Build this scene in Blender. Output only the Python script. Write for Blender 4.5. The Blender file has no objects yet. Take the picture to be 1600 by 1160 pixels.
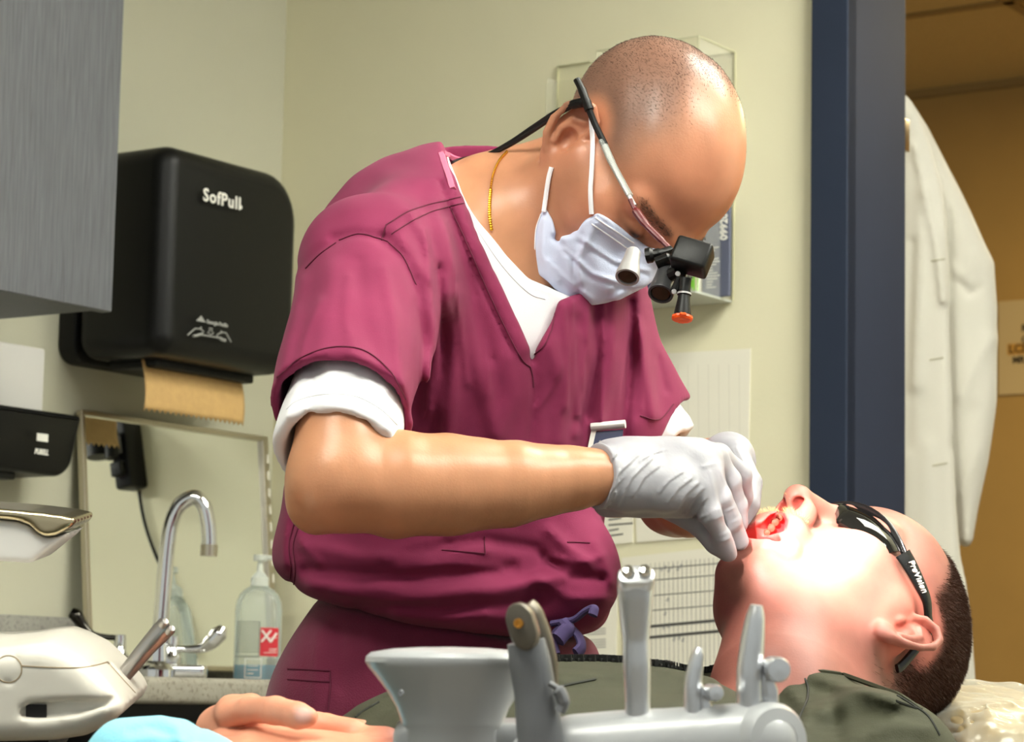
import bpy, bmesh, math, random
import numpy as np
from mathutils import Matrix, Vector
from mathutils.bvhtree import BVHTree
random.seed(4)
RNG = np.random.default_rng(4)
SC = bpy.context.scene
COL = SC.collection
A = lambda *v: np.array(v, dtype=np.float64)
def nrm(v):
    v = np.asarray(v, float); return v / np.linalg.norm(v)

# ------------------------------------------------------------------ camera
FPX = 4000.0
PITCH, ROLL, CAMZ = math.radians(7.2), math.radians(1.15), 0.95
CF = A(0, math.cos(PITCH), math.sin(PITCH))
_u0 = A(0, -math.sin(PITCH), math.cos(PITCH)); _r0 = A(1, 0, 0)
CU = _u0 * math.cos(ROLL) - _r0 * math.sin(ROLL)
CR = _r0 * math.cos(ROLL) + _u0 * math.sin(ROLL)
CP = A(0, 0, CAMZ)
CM = np.stack([CR, CU, -CF], 1)                 # camera axes (right, up, toward) as columns
def at(px, py, d):                               # point of the place seen at px,py in the photo, d metres deep
    return CP + CF * d + CR * ((px - 800) / FPX * d) - CU * ((py - 580) / FPX * d)
def cv(x, y, t):                                 # direction from (right, up, toward viewer)
    return CM @ A(x, y, t)
def ray(px, py):
    return nrm(CF + CR * ((px - 800) / FPX) - CU * ((py - 580) / FPX))
def proj(P):
    q = P - CP
    d = q @ CF
    return 800 + FPX * (q @ CR) / d, 580 - FPX * (q @ CU) / d, d
cam_d = bpy.data.cameras.new('camera'); cam = bpy.data.objects.new('camera', cam_d); COL.objects.link(cam)
cam_d.sensor_width = 36.0; cam_d.lens = FPX * 36 / 1600; cam_d.clip_start = .05
m4 = Matrix.Identity(4)
for i in range(3):
    for j in range(3): m4[i][j] = CM[i, j]
    m4[i][3] = CP[i]
cam.matrix_world = m4
cam_d.dof.use_dof = True; cam_d.dof.focus_distance = 2.25; cam_d.dof.aperture_fstop = 15
SC.camera = cam
SC.view_settings.view_transform = 'Standard'; SC.view_settings.look = 'None'
SC.view_settings.gamma = 1; SC.view_settings.use_curve_mapping = False
SC.view_settings.exposure = 0.5

# ------------------------------------------------------------------ materials
def srgb(r, g, b):
    f = lambda c: (c / 12.92 if c <= .04045 else ((c + .055) / 1.055) ** 2.4)
    return (f(r / 255), f(g / 255), f(b / 255), 1)
MATS = {}
def mat(name, rgb, rough=.5, metal=0., spec=.5, bump=0., bscale=200., var=0., vscale=8., sheen=0., sss=0.,
        trans=0., ior=1.45, coat=0., attr=None, aniso_v=0, emit=None, estr=0., alpha=1., bstretch=None, speckle=None):
    m = bpy.data.materials.new(name); m.use_nodes = True
    nt = m.node_tree; b = nt.nodes['Principled BSDF']; N = nt.nodes.new; L = nt.links.new
    col = srgb(*rgb)
    b.inputs['Base Color'].default_value = col
    b.inputs['Roughness'].default_value = rough; b.inputs['Metallic'].default_value = metal
    b.inputs['Specular IOR Level'].default_value = spec; b.inputs['IOR'].default_value = ior
    b.inputs['Transmission Weight'].default_value = trans
    b.inputs['Coat Weight'].default_value = coat
    b.inputs['Alpha'].default_value = alpha
    if sheen: b.inputs['Sheen Weight'].default_value = sheen; b.inputs['Sheen Roughness'].default_value = .5
    if sss:
        b.inputs['Subsurface Weight'].default_value = sss; b.inputs['Subsurface Radius'].default_value = (.012, .005, .003)
        b.inputs['Subsurface Scale'].default_value = .6
    if emit:
        b.inputs['Emission Color'].default_value = srgb(*emit); b.inputs['Emission Strength'].default_value = estr
    tc = N('ShaderNodeTexCoord'); mp = N('ShaderNodeMapping'); L(tc.outputs['Object'], mp.inputs[0])
    if bstretch: mp.inputs['Scale'].default_value = bstretch
    src = None
    if attr:
        at_ = N('ShaderNodeAttribute'); at_.attribute_name = attr; src = at_.outputs['Color']
    if var:
        nz = N('ShaderNodeTexNoise'); nz.inputs['Scale'].default_value = vscale; nz.inputs['Detail'].default_value = 5
        L(mp.outputs[0], nz.inputs['Vector'])
        mr = N('ShaderNodeMapRange'); mr.inputs['From Min'].default_value = .3; mr.inputs['From Max'].default_value = .7
        mr.inputs['To Min'].default_value = 1 - var; mr.inputs['To Max'].default_value = 1 + var
        L(nz.outputs['Fac'], mr.inputs['Value'])
        mx = N('ShaderNodeMix'); mx.data_type = 'RGBA'; mx.blend_type = 'MULTIPLY'; mx.inputs[0].default_value = 1
        if src: L(src, mx.inputs[6])
        else: mx.inputs[6].default_value = col
        L(mr.outputs[0], mx.inputs[7]); src = mx.outputs[2]
    if speckle:
        vz = N('ShaderNodeTexNoise'); vz.inputs['Scale'].default_value = speckle[1]; vz.inputs['Detail'].default_value = 3
        L(mp.outputs[0], vz.inputs['Vector'])
        cr = N('ShaderNodeValToRGB'); cr.color_ramp.elements[0].position = .52; cr.color_ramp.elements[1].position = .66
        cr.color_ramp.elements[0].color = (0, 0, 0, 1); cr.color_ramp.elements[1].color = (1, 1, 1, 1)
        L(vz.outputs['Fac'], cr.inputs[0])
        mx2 = N('ShaderNodeMix'); mx2.data_type = 'RGBA'; L(cr.outputs[0], mx2.inputs[0])
        if src: L(src, mx2.inputs[6])
        else: mx2.inputs[6].default_value = col
        mx2.inputs[7].default_value = srgb(*speckle[0]); src = mx2.outputs[2]
    if src: L(src, b.inputs['Base Color'])
    if bump:
        nb = N('ShaderNodeTexNoise'); nb.inputs['Scale'].default_value = bscale; nb.inputs['Detail'].default_value = 4
        L(mp.outputs[0], nb.inputs['Vector'])
        bp = N('ShaderNodeBump'); bp.inputs['Strength'].default_value = bump; bp.inputs['Distance'].default_value = .002
        L(nb.outputs['Fac'], bp.inputs['Height']); L(bp.outputs[0], b.inputs['Normal'])
    m.diffuse_color = col
    MATS[name] = m
    return m

# ------------------------------------------------------------------ objects
OFF = {}
def tag(o, label=None, cat=None, group=None, kind=None):
    if label: o['label'] = label
    if cat: o['category'] = cat
    if group: o['group'] = group
    if kind: o['kind'] = kind
    return o
def thing(name, loc, label, cat, group=None):
    o = bpy.data.objects.new(name, None); o.empty_display_size = .05; COL.objects.link(o)
    o.location = loc; OFF[o.name] = A(*loc)
    return tag(o, label, cat, group)
def mesh_obj(name, V, F, m, parent=None, smooth=True, loc=None, col=None, sharp=None):
    V = np.asarray(V, float)
    off = OFF[parent.name] if parent is not None else (A(*loc) if loc is not None else A(0, 0, 0))
    me = bpy.data.meshes.new(name)
    me.from_pydata((V - off).tolist(), [], F if isinstance(F, list) else F.tolist())
    me.update()
    if smooth: me.polygons.foreach_set('use_smooth', np.ones(len(me.polygons), bool))
    if sharp is not None: me.set_sharp_from_angle(angle=math.radians(sharp))
    if col is not None:
        ca = me.color_attributes.new('Col', 'FLOAT_COLOR', 'POINT')
        c4 = np.ones((len(V), 4), np.float32); c4[:, :3] = col; ca.data.foreach_set('color', c4.ravel())
    me.materials.append(m)
    o = bpy.data.objects.new(name, me); COL.objects.link(o)
    if parent is not None: o.parent = parent; OFF[o.name] = off
    else: o.location = off; OFF[o.name] = off
    return o
class Fr:                                        # a local frame: origin and three axes
    def __init__(s, o, x, y, z): s.o, s.x, s.y, s.z = A(*o), A(*x), A(*y), A(*z)
    def __call__(s, x, y, z): return s.o + s.x * x + s.y * y + s.z * z
    def M(s, V): V = np.asarray(V, float); return s.o + V[:, :1] * s.x + V[:, 1:2] * s.y + V[:, 2:3] * s.z
WORLD = Fr((0, 0, 0), (1, 0, 0), (0, 1, 0), (0, 0, 1))
def axis_frame(p, q):                            # z along p->q
    z = nrm(np.asarray(q) - np.asarray(p)); h = A(0, 0, 1) if abs(z[2]) < .9 else A(1, 0, 0)
    x = nrm(np.cross(h, z)); return Fr(p, x, np.cross(z, x), z)
class G:
    def __init__(s): s.v = []; s.f = []; s.n = 0
    def add(s, V, F):
        V = np.asarray(V, float); s.v.append(V); s.f += [[i + s.n for i in f] for f in F]; s.n += len(V); return s
    def box(s, fr, x0, x1, y0, y1, z0, z1, bev=0., seg=3):
        bm = bmesh.new(); bmesh.ops.create_cube(bm, size=1)
        for v in bm.verts:
            v.co = Vector((x0 + (x1 - x0) * (v.co.x + .5), y0 + (y1 - y0) * (v.co.y + .5), z0 + (z1 - z0) * (v.co.z + .5)))
        if bev: bmesh.ops.bevel(bm, geom=bm.edges[:], offset=bev, segments=seg, profile=.5, affect='EDGES')
        return s.bm(bm, fr)
    def bm(s, bm, fr=WORLD):
        bm.verts.index_update(); V = [v.co[:] for v in bm.verts]; F = [[v.index for v in f.verts] for f in bm.faces]; bm.free()
        return s.add(fr.M(V), F)
    def tube(s, pts, r, n=10, cap=True, flat=1.):
        P = np.asarray(pts, float); k = len(P); r = np.broadcast_to(np.asarray(r, float), (k,))
        T = np.gradient(P, axis=0); T /= np.linalg.norm(T, axis=1)[:, None] + 1e-12
        h = A(0, 0, 1) if abs(T[0][2]) < .9 else A(1, 0, 0)
        x = nrm(np.cross(h, T[0])); V = []
        for i in range(k):
            x = nrm(x - T[i] * (x @ T[i])); y = np.cross(T[i], x)
            a = np.arange(n) * 2 * math.pi / n
            V.append(P[i] + r[i] * (np.cos(a)[:, None] * x + flat * np.sin(a)[:, None] * y))
        F = [[i * n + j, i * n + (j + 1) % n, (i + 1) * n + (j + 1) % n, (i + 1) * n + j] for i in range(k - 1) for j in range(n)]
        V = np.concatenate(V)
        if cap: F += [list(range(n))[::-1], list(range((k - 1) * n, k * n))]
        return s.add(V, F)
    def lathe(s, fr, prof, n=32, ex=1., ey=1.):    # prof: (radius, z)
        a = np.arange(n) * 2 * math.pi / n; V = []
        for r, z in prof: V.append(np.stack([r * ex * np.cos(a), r * ey * np.sin(a), np.full(n, z)], 1))
        k = len(prof)
        F = [[i * n + j, i * n + (j + 1) % n, (i + 1) * n + (j + 1) % n, (i + 1) * n + j] for i in range(k - 1) for j in range(n)]
        F += [list(range(n))[::-1], list(range((k - 1) * n, k * n))]
        return s.add(fr.M(np.concatenate(V)), F)
    def prism(s, fr, poly, z0, z1, bev=0., seg=2):  # polygon in x,y extruded along z
        bm = bmesh.new(); lo = [bm.verts.new((x, y, z0)) for x, y in poly]; f = bm.faces.new(lo)
        r = bmesh.ops.extrude_face_region(bm, geom=[f])
        for e in r['geom']:
            if isinstance(e, bmesh.types.BMVert): e.co.z = z1
        bmesh.ops.recalc_face_normals(bm, faces=bm.faces[:])
        if bev:
            bm.faces.ensure_lookup_table()
            es = [e for e in bm.edges if e.is_boundary or e.calc_face_angle(0) > .6]
            bmesh.ops.bevel(bm, geom=es, offset=bev, segments=seg, profile=.5, affect='EDGES')
        return s.bm(bm, fr)
    def build(s, name, m, parent=None, smooth=True, loc=None, sharp=35):
        V = np.concatenate(s.v)
        return mesh_obj(name, V, s.f, m, parent, smooth, loc, sharp=sharp if smooth else None)
def spline(P, n=8):                               # Catmull-Rom through points
    P = np.asarray(P, float); Q = np.vstack([2 * P[0] - P[1], P, 2 * P[-1] - P[-2]]); out = []
    for i in range(1, len(Q) - 2):
        p0, p1, p2, p3 = Q[i - 1:i + 3]
        for t in np.arange(n) / n:
            out.append(.5 * (2 * p1 + (p2 - p0) * t + (2 * p0 - 5 * p1 + 4 * p2 - p3) * t * t + (3 * p1 - p0 - 3 * p2 + p3) * t ** 3))
    out.append(P[-1]); return np.array(out)
def text_geo(s, size, shear=0., bold=0., extrude=.0006, align='LEFT', space=1.):
    c = bpy.data.curves.new('t', 'FONT'); c.body = s; c.size = size; c.shear = shear; c.offset = bold; c.extrude = extrude
    c.align_x = align; c.space_character = space; c.resolution_u = 3
    o = bpy.data.objects.new('t', c); COL.objects.link(o)
    me = bpy.data.meshes.new_from_object(o.evaluated_get(bpy.context.evaluated_depsgraph_get()))
    V = np.array([v.co[:] for v in me.vertices]).reshape(-1, 3); F = [list(p.vertices) for p in me.polygons]
    bpy.data.objects.remove(o); bpy.data.curves.remove(c); bpy.data.meshes.remove(me)
    return V, F

# ------------------------------------------------------------------ signed-distance sculpting
def smin(a, b, k):
    h = np.maximum(k - np.abs(a - b), 0) / k
    return np.minimum(a, b) - h * h * k * .25
class Ball:
    def __init__(s, c, r): s.c, s.r = np.asarray(c, np.float32), r
    def __call__(s, P): return np.linalg.norm(P - s.c, axis=-1) - s.r
class Ell:                                        # ellipsoid with axes as columns of R
    def __init__(s, c, r, R=None):
        s.c = np.asarray(c, np.float32); s.r = np.asarray(r, np.float32); s.R = None if R is None else np.asarray(R, np.float32)
    def __call__(s, P):
        q = P - s.c
        if s.R is not None: q = q @ s.R
        k0 = np.linalg.norm(q / s.r, axis=-1); k1 = np.linalg.norm(q / (s.r * s.r), axis=-1)
        return np.maximum(np.where(k0 < .05, -s.r.min(), k0 * (k0 - 1) / np.maximum(k1, 1e-6)), np.linalg.norm(q, axis=-1) - s.r.max())
class RBox:
    def __init__(s, c, h, R, rr):
        s.c = np.asarray(c, np.float32); s.h = np.asarray(h, np.float32) - rr; s.R = np.asarray(R, np.float32); s.rr = rr
    def __call__(s, P):
        q = np.abs((P - s.c) @ s.R) - s.h
        return np.linalg.norm(np.maximum(q, 0), axis=-1) + np.minimum(q.max(-1), 0) - s.rr
class Cone:                                       # capsule whose radius runs from r1 to r2
    def __init__(s, a, b, r1, r2=None):
        s.a, s.b = np.asarray(a, np.float32), np.asarray(b, np.float32); s.r1 = r1; s.r2 = r1 if r2 is None else r2
    def __call__(s, P):
        ba = s.b - s.a; pa = P - s.a
        h = np.clip(pa @ ba / (ba @ ba), 0, 1)
        return np.linalg.norm(pa - h[..., None] * ba, axis=-1) - (s.r1 + (s.r2 - s.r1) * h)
class Chain:
    def __init__(s, pts, rs, k=.004):
        rs = np.broadcast_to(rs, (len(pts),)); s.k = k
        s.c = [Cone(pts[i], pts[i + 1], float(rs[i]), float(rs[i + 1])) for i in range(len(pts) - 1)]
    def __call__(s, P):
        d = s.c[0](P)
        for c in s.c[1:]: d = smin(d, c(P), s.k)
        return d
class SDF:
    def __init__(s): s.ops = []
    def add(s, fn, k=.01): s.ops.append(('u', fn, k)); return s
    def sub(s, fn, k=.004): s.ops.append(('s', fn, k)); return s
    def cut(s, fn, k=.004): s.ops.append(('i', fn, k)); return s     # keep where fn < 0
    def disp(s, fn): s.ops.append(('d', fn, 0)); return s
    def step(s, d, mode, v, k):
        if mode == 'u': return smin(d, v, k)
        if mode == 's': return -smin(-d, v, k)
        if mode == 'i': return -smin(-d, -v, k)
        return d + v
    def __call__(s, P):
        d = np.full(P.shape[:-1], 9., np.float32)
        for mode, fn, k in s.ops: d = s.step(d, mode, fn(P), k)
        return d
    def mesh(s, lo, hi, h, smooth=2):
        lo = np.asarray(lo, float); hi = np.asarray(hi, float); B = 8; bs = B * h
        nb = np.ceil((hi - lo) / bs).astype(int); R = bs * .8661
        gi = np.stack(np.meshgrid(*[np.arange(n) for n in nb], indexing='ij'), -1).reshape(-1, 3)
        C = (lo + (gi + .5) * bs).astype(np.float32)
        d = np.full(len(C), 9., np.float32); ov = []
        for mode, fn, k in s.ops:
            v = fn(C); ov.append(v); d = s.step(d, mode, v, k)
        act = np.abs(d) < R * 2.6
        gi = gi[act]; C = C[act]; ov = [v[act] for v in ov]; nbk = len(gi)
        loc = np.stack(np.meshgrid(*[np.arange(B + 1)] * 3, indexing='ij'), -1).reshape(-1, 3)
        D = np.full((nbk, (B + 1) ** 3), 9., np.float32); km = 1.9 * max(k for _, _, k in s.ops)
        for (mode, fn, k), v in zip(s.ops, ov):
            if mode in 'us': sel = v < R * 2.2 + km
            elif mode == 'i': sel = v > -(R * 2.2 + km)
            else: sel = np.ones(nbk, bool)
            idx = np.nonzero(sel)[0]
            for c0 in range(0, len(idx), 600):
                ii = idx[c0:c0 + 600]
                P = (lo + (gi[ii][:, None, :] * B + loc[None]) * h).astype(np.float32)
                D[ii] = s.step(D[ii], mode, fn(P), k)
        D = D.reshape(nbk, B + 1, B + 1, B + 1)
        # neighbouring blocks share samples: give near-zero ones the same value in each
        near = np.argwhere(np.abs(D) < 3e-4)
        if len(near):
            gg = gi[near[:, 0]] * B + near[:, 1:]; kk_ = (gg[:, 0].astype(np.int64) << 40) + (gg[:, 1].astype(np.int64) << 20) + gg[:, 2]
            _, fi, inv = np.unique(kk_, return_index=True, return_inverse=True)
            f_ = near[fi[inv.ravel()]]
            D[near[:, 0], near[:, 1], near[:, 2], near[:, 3]] = D[f_[:, 0], f_[:, 1], f_[:, 2], f_[:, 3]]
        inside = D < 0
        # one vertex per cell that changes sign
        cor = [(a, b, c) for a in (0, 1) for b in (0, 1) for c in (0, 1)]
        sub = lambda X, o: X[:, o[0]:B + o[0], o[1]:B + o[1], o[2]:B + o[2]]
        cnt = sum(sub(inside, o).astype(np.int8) for o in cor)
        cells = np.argwhere((cnt > 0) & (cnt < 8)); bi = cells[:, 0]; cc = cells[:, 1:]
        acc = np.zeros((len(cells), 3)); num = np.zeros(len(cells))
        val = {o: D[bi, cc[:, 0] + o[0], cc[:, 1] + o[1], cc[:, 2] + o[2]] for o in cor}
        for o in cor:
            for ax in range(3):
                if o[ax] == 0:
                    o2 = list(o); o2[ax] = 1; o2 = tuple(o2)
                    a, b = val[o], val[o2]; m = (a < 0) != (b < 0)
                    t = np.where(m, a / np.where(m, a - b, 1), 0)
                    p = np.tile(np.array(o, float), (len(cells), 1)); p[:, ax] += t
                    acc[m] += p[m]; num[m] += 1
        gc = gi[bi] * B + cc
        V = lo + (gc + acc / num[:, None]) * h
        S = 1 << 20
        key = (gc[:, 0] + 2).astype(np.int64) * S * S + (gc[:, 1] + 2).astype(np.int64) * S + gc[:, 2] + 2
        order = np.argsort(key); ks = key[order]
        def look(g):
            q = (g[:, 0] + 2).astype(np.int64) * S * S + (g[:, 1] + 2).astype(np.int64) * S + g[:, 2] + 2
            p = np.minimum(np.searchsorted(ks, q), len(ks) - 1); ok = ks[p] == q
            return np.where(ok, order[p], -1)
        Fs = []
        for ax in range(3):
            o = [0, 0, 0]; o[ax] = 1
            a = inside[:, :B, :B, :B]; b = sub(inside, o)
            e = np.argwhere(a != b); fl = a[e[:, 0], e[:, 1], e[:, 2], e[:, 3]]
            g = gi[e[:, 0]] * B + e[:, 1:]
            u, w = (ax + 1) % 3, (ax + 2) % 3
            q = []
            for du, dw in ((0, 0), (-1, 0), (-1, -1), (0, -1)):
                gg = g.copy(); gg[:, u] += du; gg[:, w] += dw; q.append(look(gg))
            q = np.stack(q, 1); ok = (q >= 0).all(1); q = q[ok]; fl = fl[ok]
            q[~fl] = q[~fl][:, ::-1]
            Fs.append(q)
        F = np.concatenate(Fs)
        E = np.concatenate([F[:, [0, 1]], F[:, [1, 2]], F[:, [2, 3]], F[:, [3, 0]]]); E = np.concatenate([E, E[:, ::-1]])
        for _ in range(smooth):
            W = np.zeros_like(V); n = np.bincount(E[:, 0], minlength=len(V))
            for ax in range(3): W[:, ax] = np.bincount(E[:, 0], weights=V[E[:, 1], ax], minlength=len(V))
            V = np.where(n[:, None] > 0, .5 * V + .5 * W / np.maximum(n, 1)[:, None], V)
        return V, F
class In:                                         # evaluate fn in a local frame (columns of R, origin o)
    def __init__(s, fn, o, R): s.fn, s.o, s.R = fn, np.asarray(o, np.float32), np.asarray(R, np.float32)
    def __call__(s, P): return s.fn((P - s.o) @ s.R)
def seg_dist(X, Y, pl):                           # distance of 2-D points to a polyline
    d = np.full(X.shape, 1e9, np.float32)
    for (x0, y0), (x1, y1) in zip(pl[:-1], pl[1:]):
        bx, by = x1 - x0, y1 - y0; L2 = bx * bx + by * by + 1e-9
        t = np.clip(((X - x0) * bx + (Y - y0) * by) / L2, 0, 1)
        d = np.minimum(d, np.hypot(X - x0 - t * bx, Y - y0 - t * by))
    return d
def poly_sd(X, Y, poly):                          # signed distance of 2-D points to a closed polygon (negative inside)
    pl = list(poly) + [poly[0]]; d = seg_dist(X, Y, pl); ins = np.zeros(X.shape, bool)
    for (x0, y0), (x1, y1) in zip(pl[:-1], pl[1:]):
        c = ((y0 > Y) != (y1 > Y)); xi = (x1 - x0) * (Y - y0) / ((y1 - y0) if y1 != y0 else 1e-9) + x0
        ins ^= c & (X < xi)
    return np.where(ins, -d, d)
class Folds:                                      # cloth folds: raised (amp>0) or sunk lines drawn over the cloth
    def __init__(s, lines): s.l = lines
    def __call__(s, P):
        P = np.asarray(P, np.float64); x, y, d = proj(P); o = np.zeros(x.shape, np.float32)
        for pl, w, amp, *fl in s.l:
            g = seg_dist(x, y, pl)
            o -= amp * np.exp(-(g / w) ** 2)
        return o
class Extr:                                       # outline in the viewer-facing plane at depth D, given real thickness and rounding
    def __init__(s, poly, D, half, r): s.p, s.D, s.h, s.r = poly, D, half, r
    def __call__(s, P):
        q = np.asarray(P, np.float64) - CP; k = s.D / FPX
        d2 = poly_sd(800 + (q @ CR) / k, 580 - (q @ CU) / k, s.p) * k + s.r; w = np.abs(q @ CF - s.D) - s.h + s.r
        return (np.hypot(np.maximum(d2, 0), np.maximum(w, 0)) + np.minimum(np.maximum(d2, w), 0) - s.r).astype(np.float32)
class Noise3:                                     # smooth lumps, sums of sines
    def __init__(s, amp, freq, seed=0, n=7):
        r = np.random.default_rng(seed); s.a = amp / n ** .5; s.k = (r.normal(size=(n, 3)) * freq).astype(np.float32); s.p = r.uniform(0, 6.28, n)
    def __call__(s, P):
        o = np.zeros(P.shape[:-1], np.float32)
        for k, p in zip(s.k, s.p): o += np.sin(P @ k + p)
        return o * s.a
def bvh(V, F): return BVHTree.FromPolygons(np.asarray(V).tolist(), [list(map(int, f)) for f in F])
def hit(tree, px, py, lift=0.):                   # where the line of sight through px,py meets a surface
    r = tree.ray_cast(Vector(CP), Vector(ray(px, py)))
    if r[0] is None: return None
    n = A(*r[1]); n = n if n @ ray(px, py) < 0 else -n
    return A(*r[0]) + n * lift
def on_surface(tree, pts, lift=.0005, n=8):
    P2 = spline([(x, y, 0) for x, y in pts], n)[:, :2]
    return [h for h in (hit(tree, x, y, lift) for x, y in P2) if h is not None]

def VBOX(x0, y0, x1, y1, d0, d1, pad=.05):           # world box round a block of the view between two depths
    P = np.array([at(x, y, d) for x in (x0, x1) for y in (y0, y1) for d in (d0, d1)])
    return P.min(0) - pad, P.max(0) + pad
# ------------------------------------------------------------------ the room
TH = math.radians(34)
UL = A(math.sin(TH), math.cos(TH), 0); NL = A(math.cos(TH), -math.sin(TH), 0); ZZ = A(0, 0, 1)
p0 = at(250, 600, 4.0); WL = Fr((p0[0], p0[1], 0), UL, ZZ, NL)
def plane_hit(px, py, fr, off):
    r = ray(px, py); t = ((fr.o + fr.z * off - CP) @ fr.z) / (r @ fr.z); return CP + r * t
def onf(fr, px, py, off=0.):
    q = plane_hit(px, py, fr, off) - fr.o; return q @ fr.x, q @ fr.y
UCORN = onf(WL, 438, 330)[0]
pc = WL(UCORN, 0, 0)
WB = Fr(pc, NL, ZZ, -UL)                          # wall behind the dentist
L_ = lambda px, py, off=0.: onf(WL, px, py, off)
B_ = lambda px, py, off=0.: onf(WB, px, py, off)
HC = 2.62
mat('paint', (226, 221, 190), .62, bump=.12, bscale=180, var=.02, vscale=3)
mat('paint_left_shaded', (188, 186, 165), .62, bump=.12, bscale=180, var=.02, vscale=3)  # wall paint darkened for the left wall: its shade is put into the colour
mat('ochre', (178, 142, 78), .7, bump=.1, bscale=150, var=.03)
mat('tile_ceiling', (200, 172, 110), .9, bump=.5, bscale=300, var=.06, vscale=120)
mat('tbar', (150, 122, 70), .6)
mat('white_ceiling', (205, 203, 196), .9)
mat('floor', (120, 112, 100), .45, var=.1, vscale=30)
mat('navy', (40, 48, 64), .6, spec=.2, bump=.06, bscale=300, var=.03)
mat('laminate', (94, 96, 101), .5, bump=.25, bscale=60, var=.22, vscale=40, bstretch=(9, 9, .35))
mat('laminate_dark', (40, 42, 47), .5, var=.1, vscale=20)
mat('counter', (146, 142, 130), .4, speckle=((118, 112, 102), 170), var=.08, vscale=60)
mat('granite', (150, 148, 140), .4, speckle=((122, 120, 116), 170), var=.06, vscale=60)
mat('black_plastic', (14, 14, 13), .42, spec=.3, bump=.05, bscale=500)
mat('black_side', (12, 12, 12), .5, spec=.35)
mat('print_white', (232, 230, 222), .6)
mat('print_grey', (150, 150, 146), .6)
mat('kraft', (196, 160, 104), .8, bump=.3, bscale=260, var=.06, vscale=90)
mat('mirror', (250, 253, 251), .015, metal=1.)
mat('steel', (190, 182, 165), .28, metal=1.)
mat('chrome', (225, 225, 225), .06, metal=1.)
mat('chrome_dark_reflection', (60, 58, 54), .15, metal=1.)  # plain chrome on the left lever, its dark reflection put into the colour
mat('enamel', (214, 212, 208), .45)
mat('paper', (232, 228, 212), .75)
mat('ink', (70, 70, 68), .8)
mat('ink_faint', (212, 208, 194), .8)
mat('ink_light', (150, 150, 148), .8)
mat('slot', (236, 232, 220), .5)
def clear(name, rgb, rough=.05, alpha=.2, ior=1.45, span=.55):
    m = mat(name, rgb, rough); nt = m.node_tree; b = nt.nodes['Principled BSDF']; out = nt.nodes['Material Output']
    t = nt.nodes.new('ShaderNodeBsdfTransparent'); mx = nt.nodes.new('ShaderNodeMixShader'); lw = nt.nodes.new('ShaderNodeLayerWeight')
    t.inputs[0].default_value = tuple(min(1, .55 + .45 * c) for c in srgb(*rgb)[:3]) + (1,)
    lw.inputs['Blend'].default_value = .35
    mr = nt.nodes.new('ShaderNodeMapRange'); mr.inputs['To Min'].default_value = alpha; mr.inputs['To Max'].default_value = min(1, alpha + span)
    nt.links.new(lw.outputs['Fresnel'], mr.inputs[0]); nt.links.new(mr.outputs[0], mx.inputs[0])
    nt.links.new(t.outputs[0], mx.inputs[1]); nt.links.new(b.outputs[0], mx.inputs[2]); nt.links.new(mx.outputs[0], out.inputs[0])
    return m
clear('acrylic', (252, 252, 248), .06, .0, span=.16)
clear('bottle_clear', (226, 232, 226), .18, .24)
clear('pump_clear', (238, 242, 234), .3, .55)
clear('film', (240, 238, 226), .12, .12)

UJ = B_(1277, 500)[0]                             # where the door opening starts
G().box(WL, -3.2, UCORN + .1, 0, HC, -.1, 0).build('wall_left', MATS['paint_left_shaded'], smooth=False)['kind'] = 'structure'
G().box(WB, -.1, UJ, 0, HC, -.16, 0).build('wall_back', MATS['paint'], smooth=False)['kind'] = 'structure'
G().box(WB, UJ + 1.0, UJ + 2.6, 0, HC, -.16, 0).box(WB, UJ, UJ + 1.0, 2.3, HC, -.16, 0).build('wall_right', MATS['paint'], smooth=False)['kind'] = 'structure'
G().box(WORLD, -4.5, 6, -2.5, 9, -.1, 0).build('floor', MATS['floor'], smooth=False)['kind'] = 'structure'
cg = G(); cg.box(WB, -1.5, UJ + 2.6, HC, HC + .05, 0, 4.5)
cg.build('ceiling', MATS['white_ceiling'], smooth=False)['kind'] = 'structure'
# steel door frame: face, reveal and stop
jg = G(); U2 = B_(1323, 500, .02)[0]
jg.box(WB, UJ - .002, U2, 0, 2.35, -.01, .02, .002)
U3 = U2
dep = None
for k in range(200):                              # depth of the reveal whose far edge shows at 1414 px
    if proj(WB(U2, 1.4, .02 - k * .002))[0] > 1414: dep = k * .002; break
jg.box(WB, UJ + .012, U2, 0, 2.35, .02 - dep, .018, .002)
jg.box(WB, UJ - .002, UJ + 1.05, 2.3, 2.36, -.17, .02, .002)
jg.box(WB, UJ + 1.0, UJ + 1.05, 0, 2.35, .02 - dep, .02, .002)
jg.build('door_1', MATS['navy'], smooth=False)['kind'] = 'structure'
# corridor beyond
NCOR = -2.7
zc = B_(1510, 134, NCOR)[1]
G().box(WB, -1.5, 4.5, 0, zc + .2, NCOR - .1, NCOR).build('wall_corridor', MATS['ochre'], smooth=False)['kind'] = 'structure'
G().box(WB, -1.5, 4.5, zc, zc + .04, NCOR, -.161).build('ceiling_corridor', MATS['tile_ceiling'], smooth=False)['kind'] = 'structure'
tb = G()
def onz(px, py, z):
    r = ray(px, py); t = (z - CP[2]) / r[2]; q = CP + r * t - WB.o; return q @ WB.x, q @ WB.z
ub, nb_ = onz(1480, 15, zc); tb.box(WB, -1.5, 4.5, zc - .006, zc, nb_ - .013, nb_ + .013)
ub2, nb2 = onz(1585, 6, zc); tb.box(WB, ub2 - .013, ub2 + .013, zc - .006, zc, NCOR, nb_ + .6)
tb.box(WB, -1.5, 4.5, zc - .02, zc, NCOR, NCOR + .02)
tb.build('trim_1', MATS['tbar'], smooth=False)['kind'] = 'structure'

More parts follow.
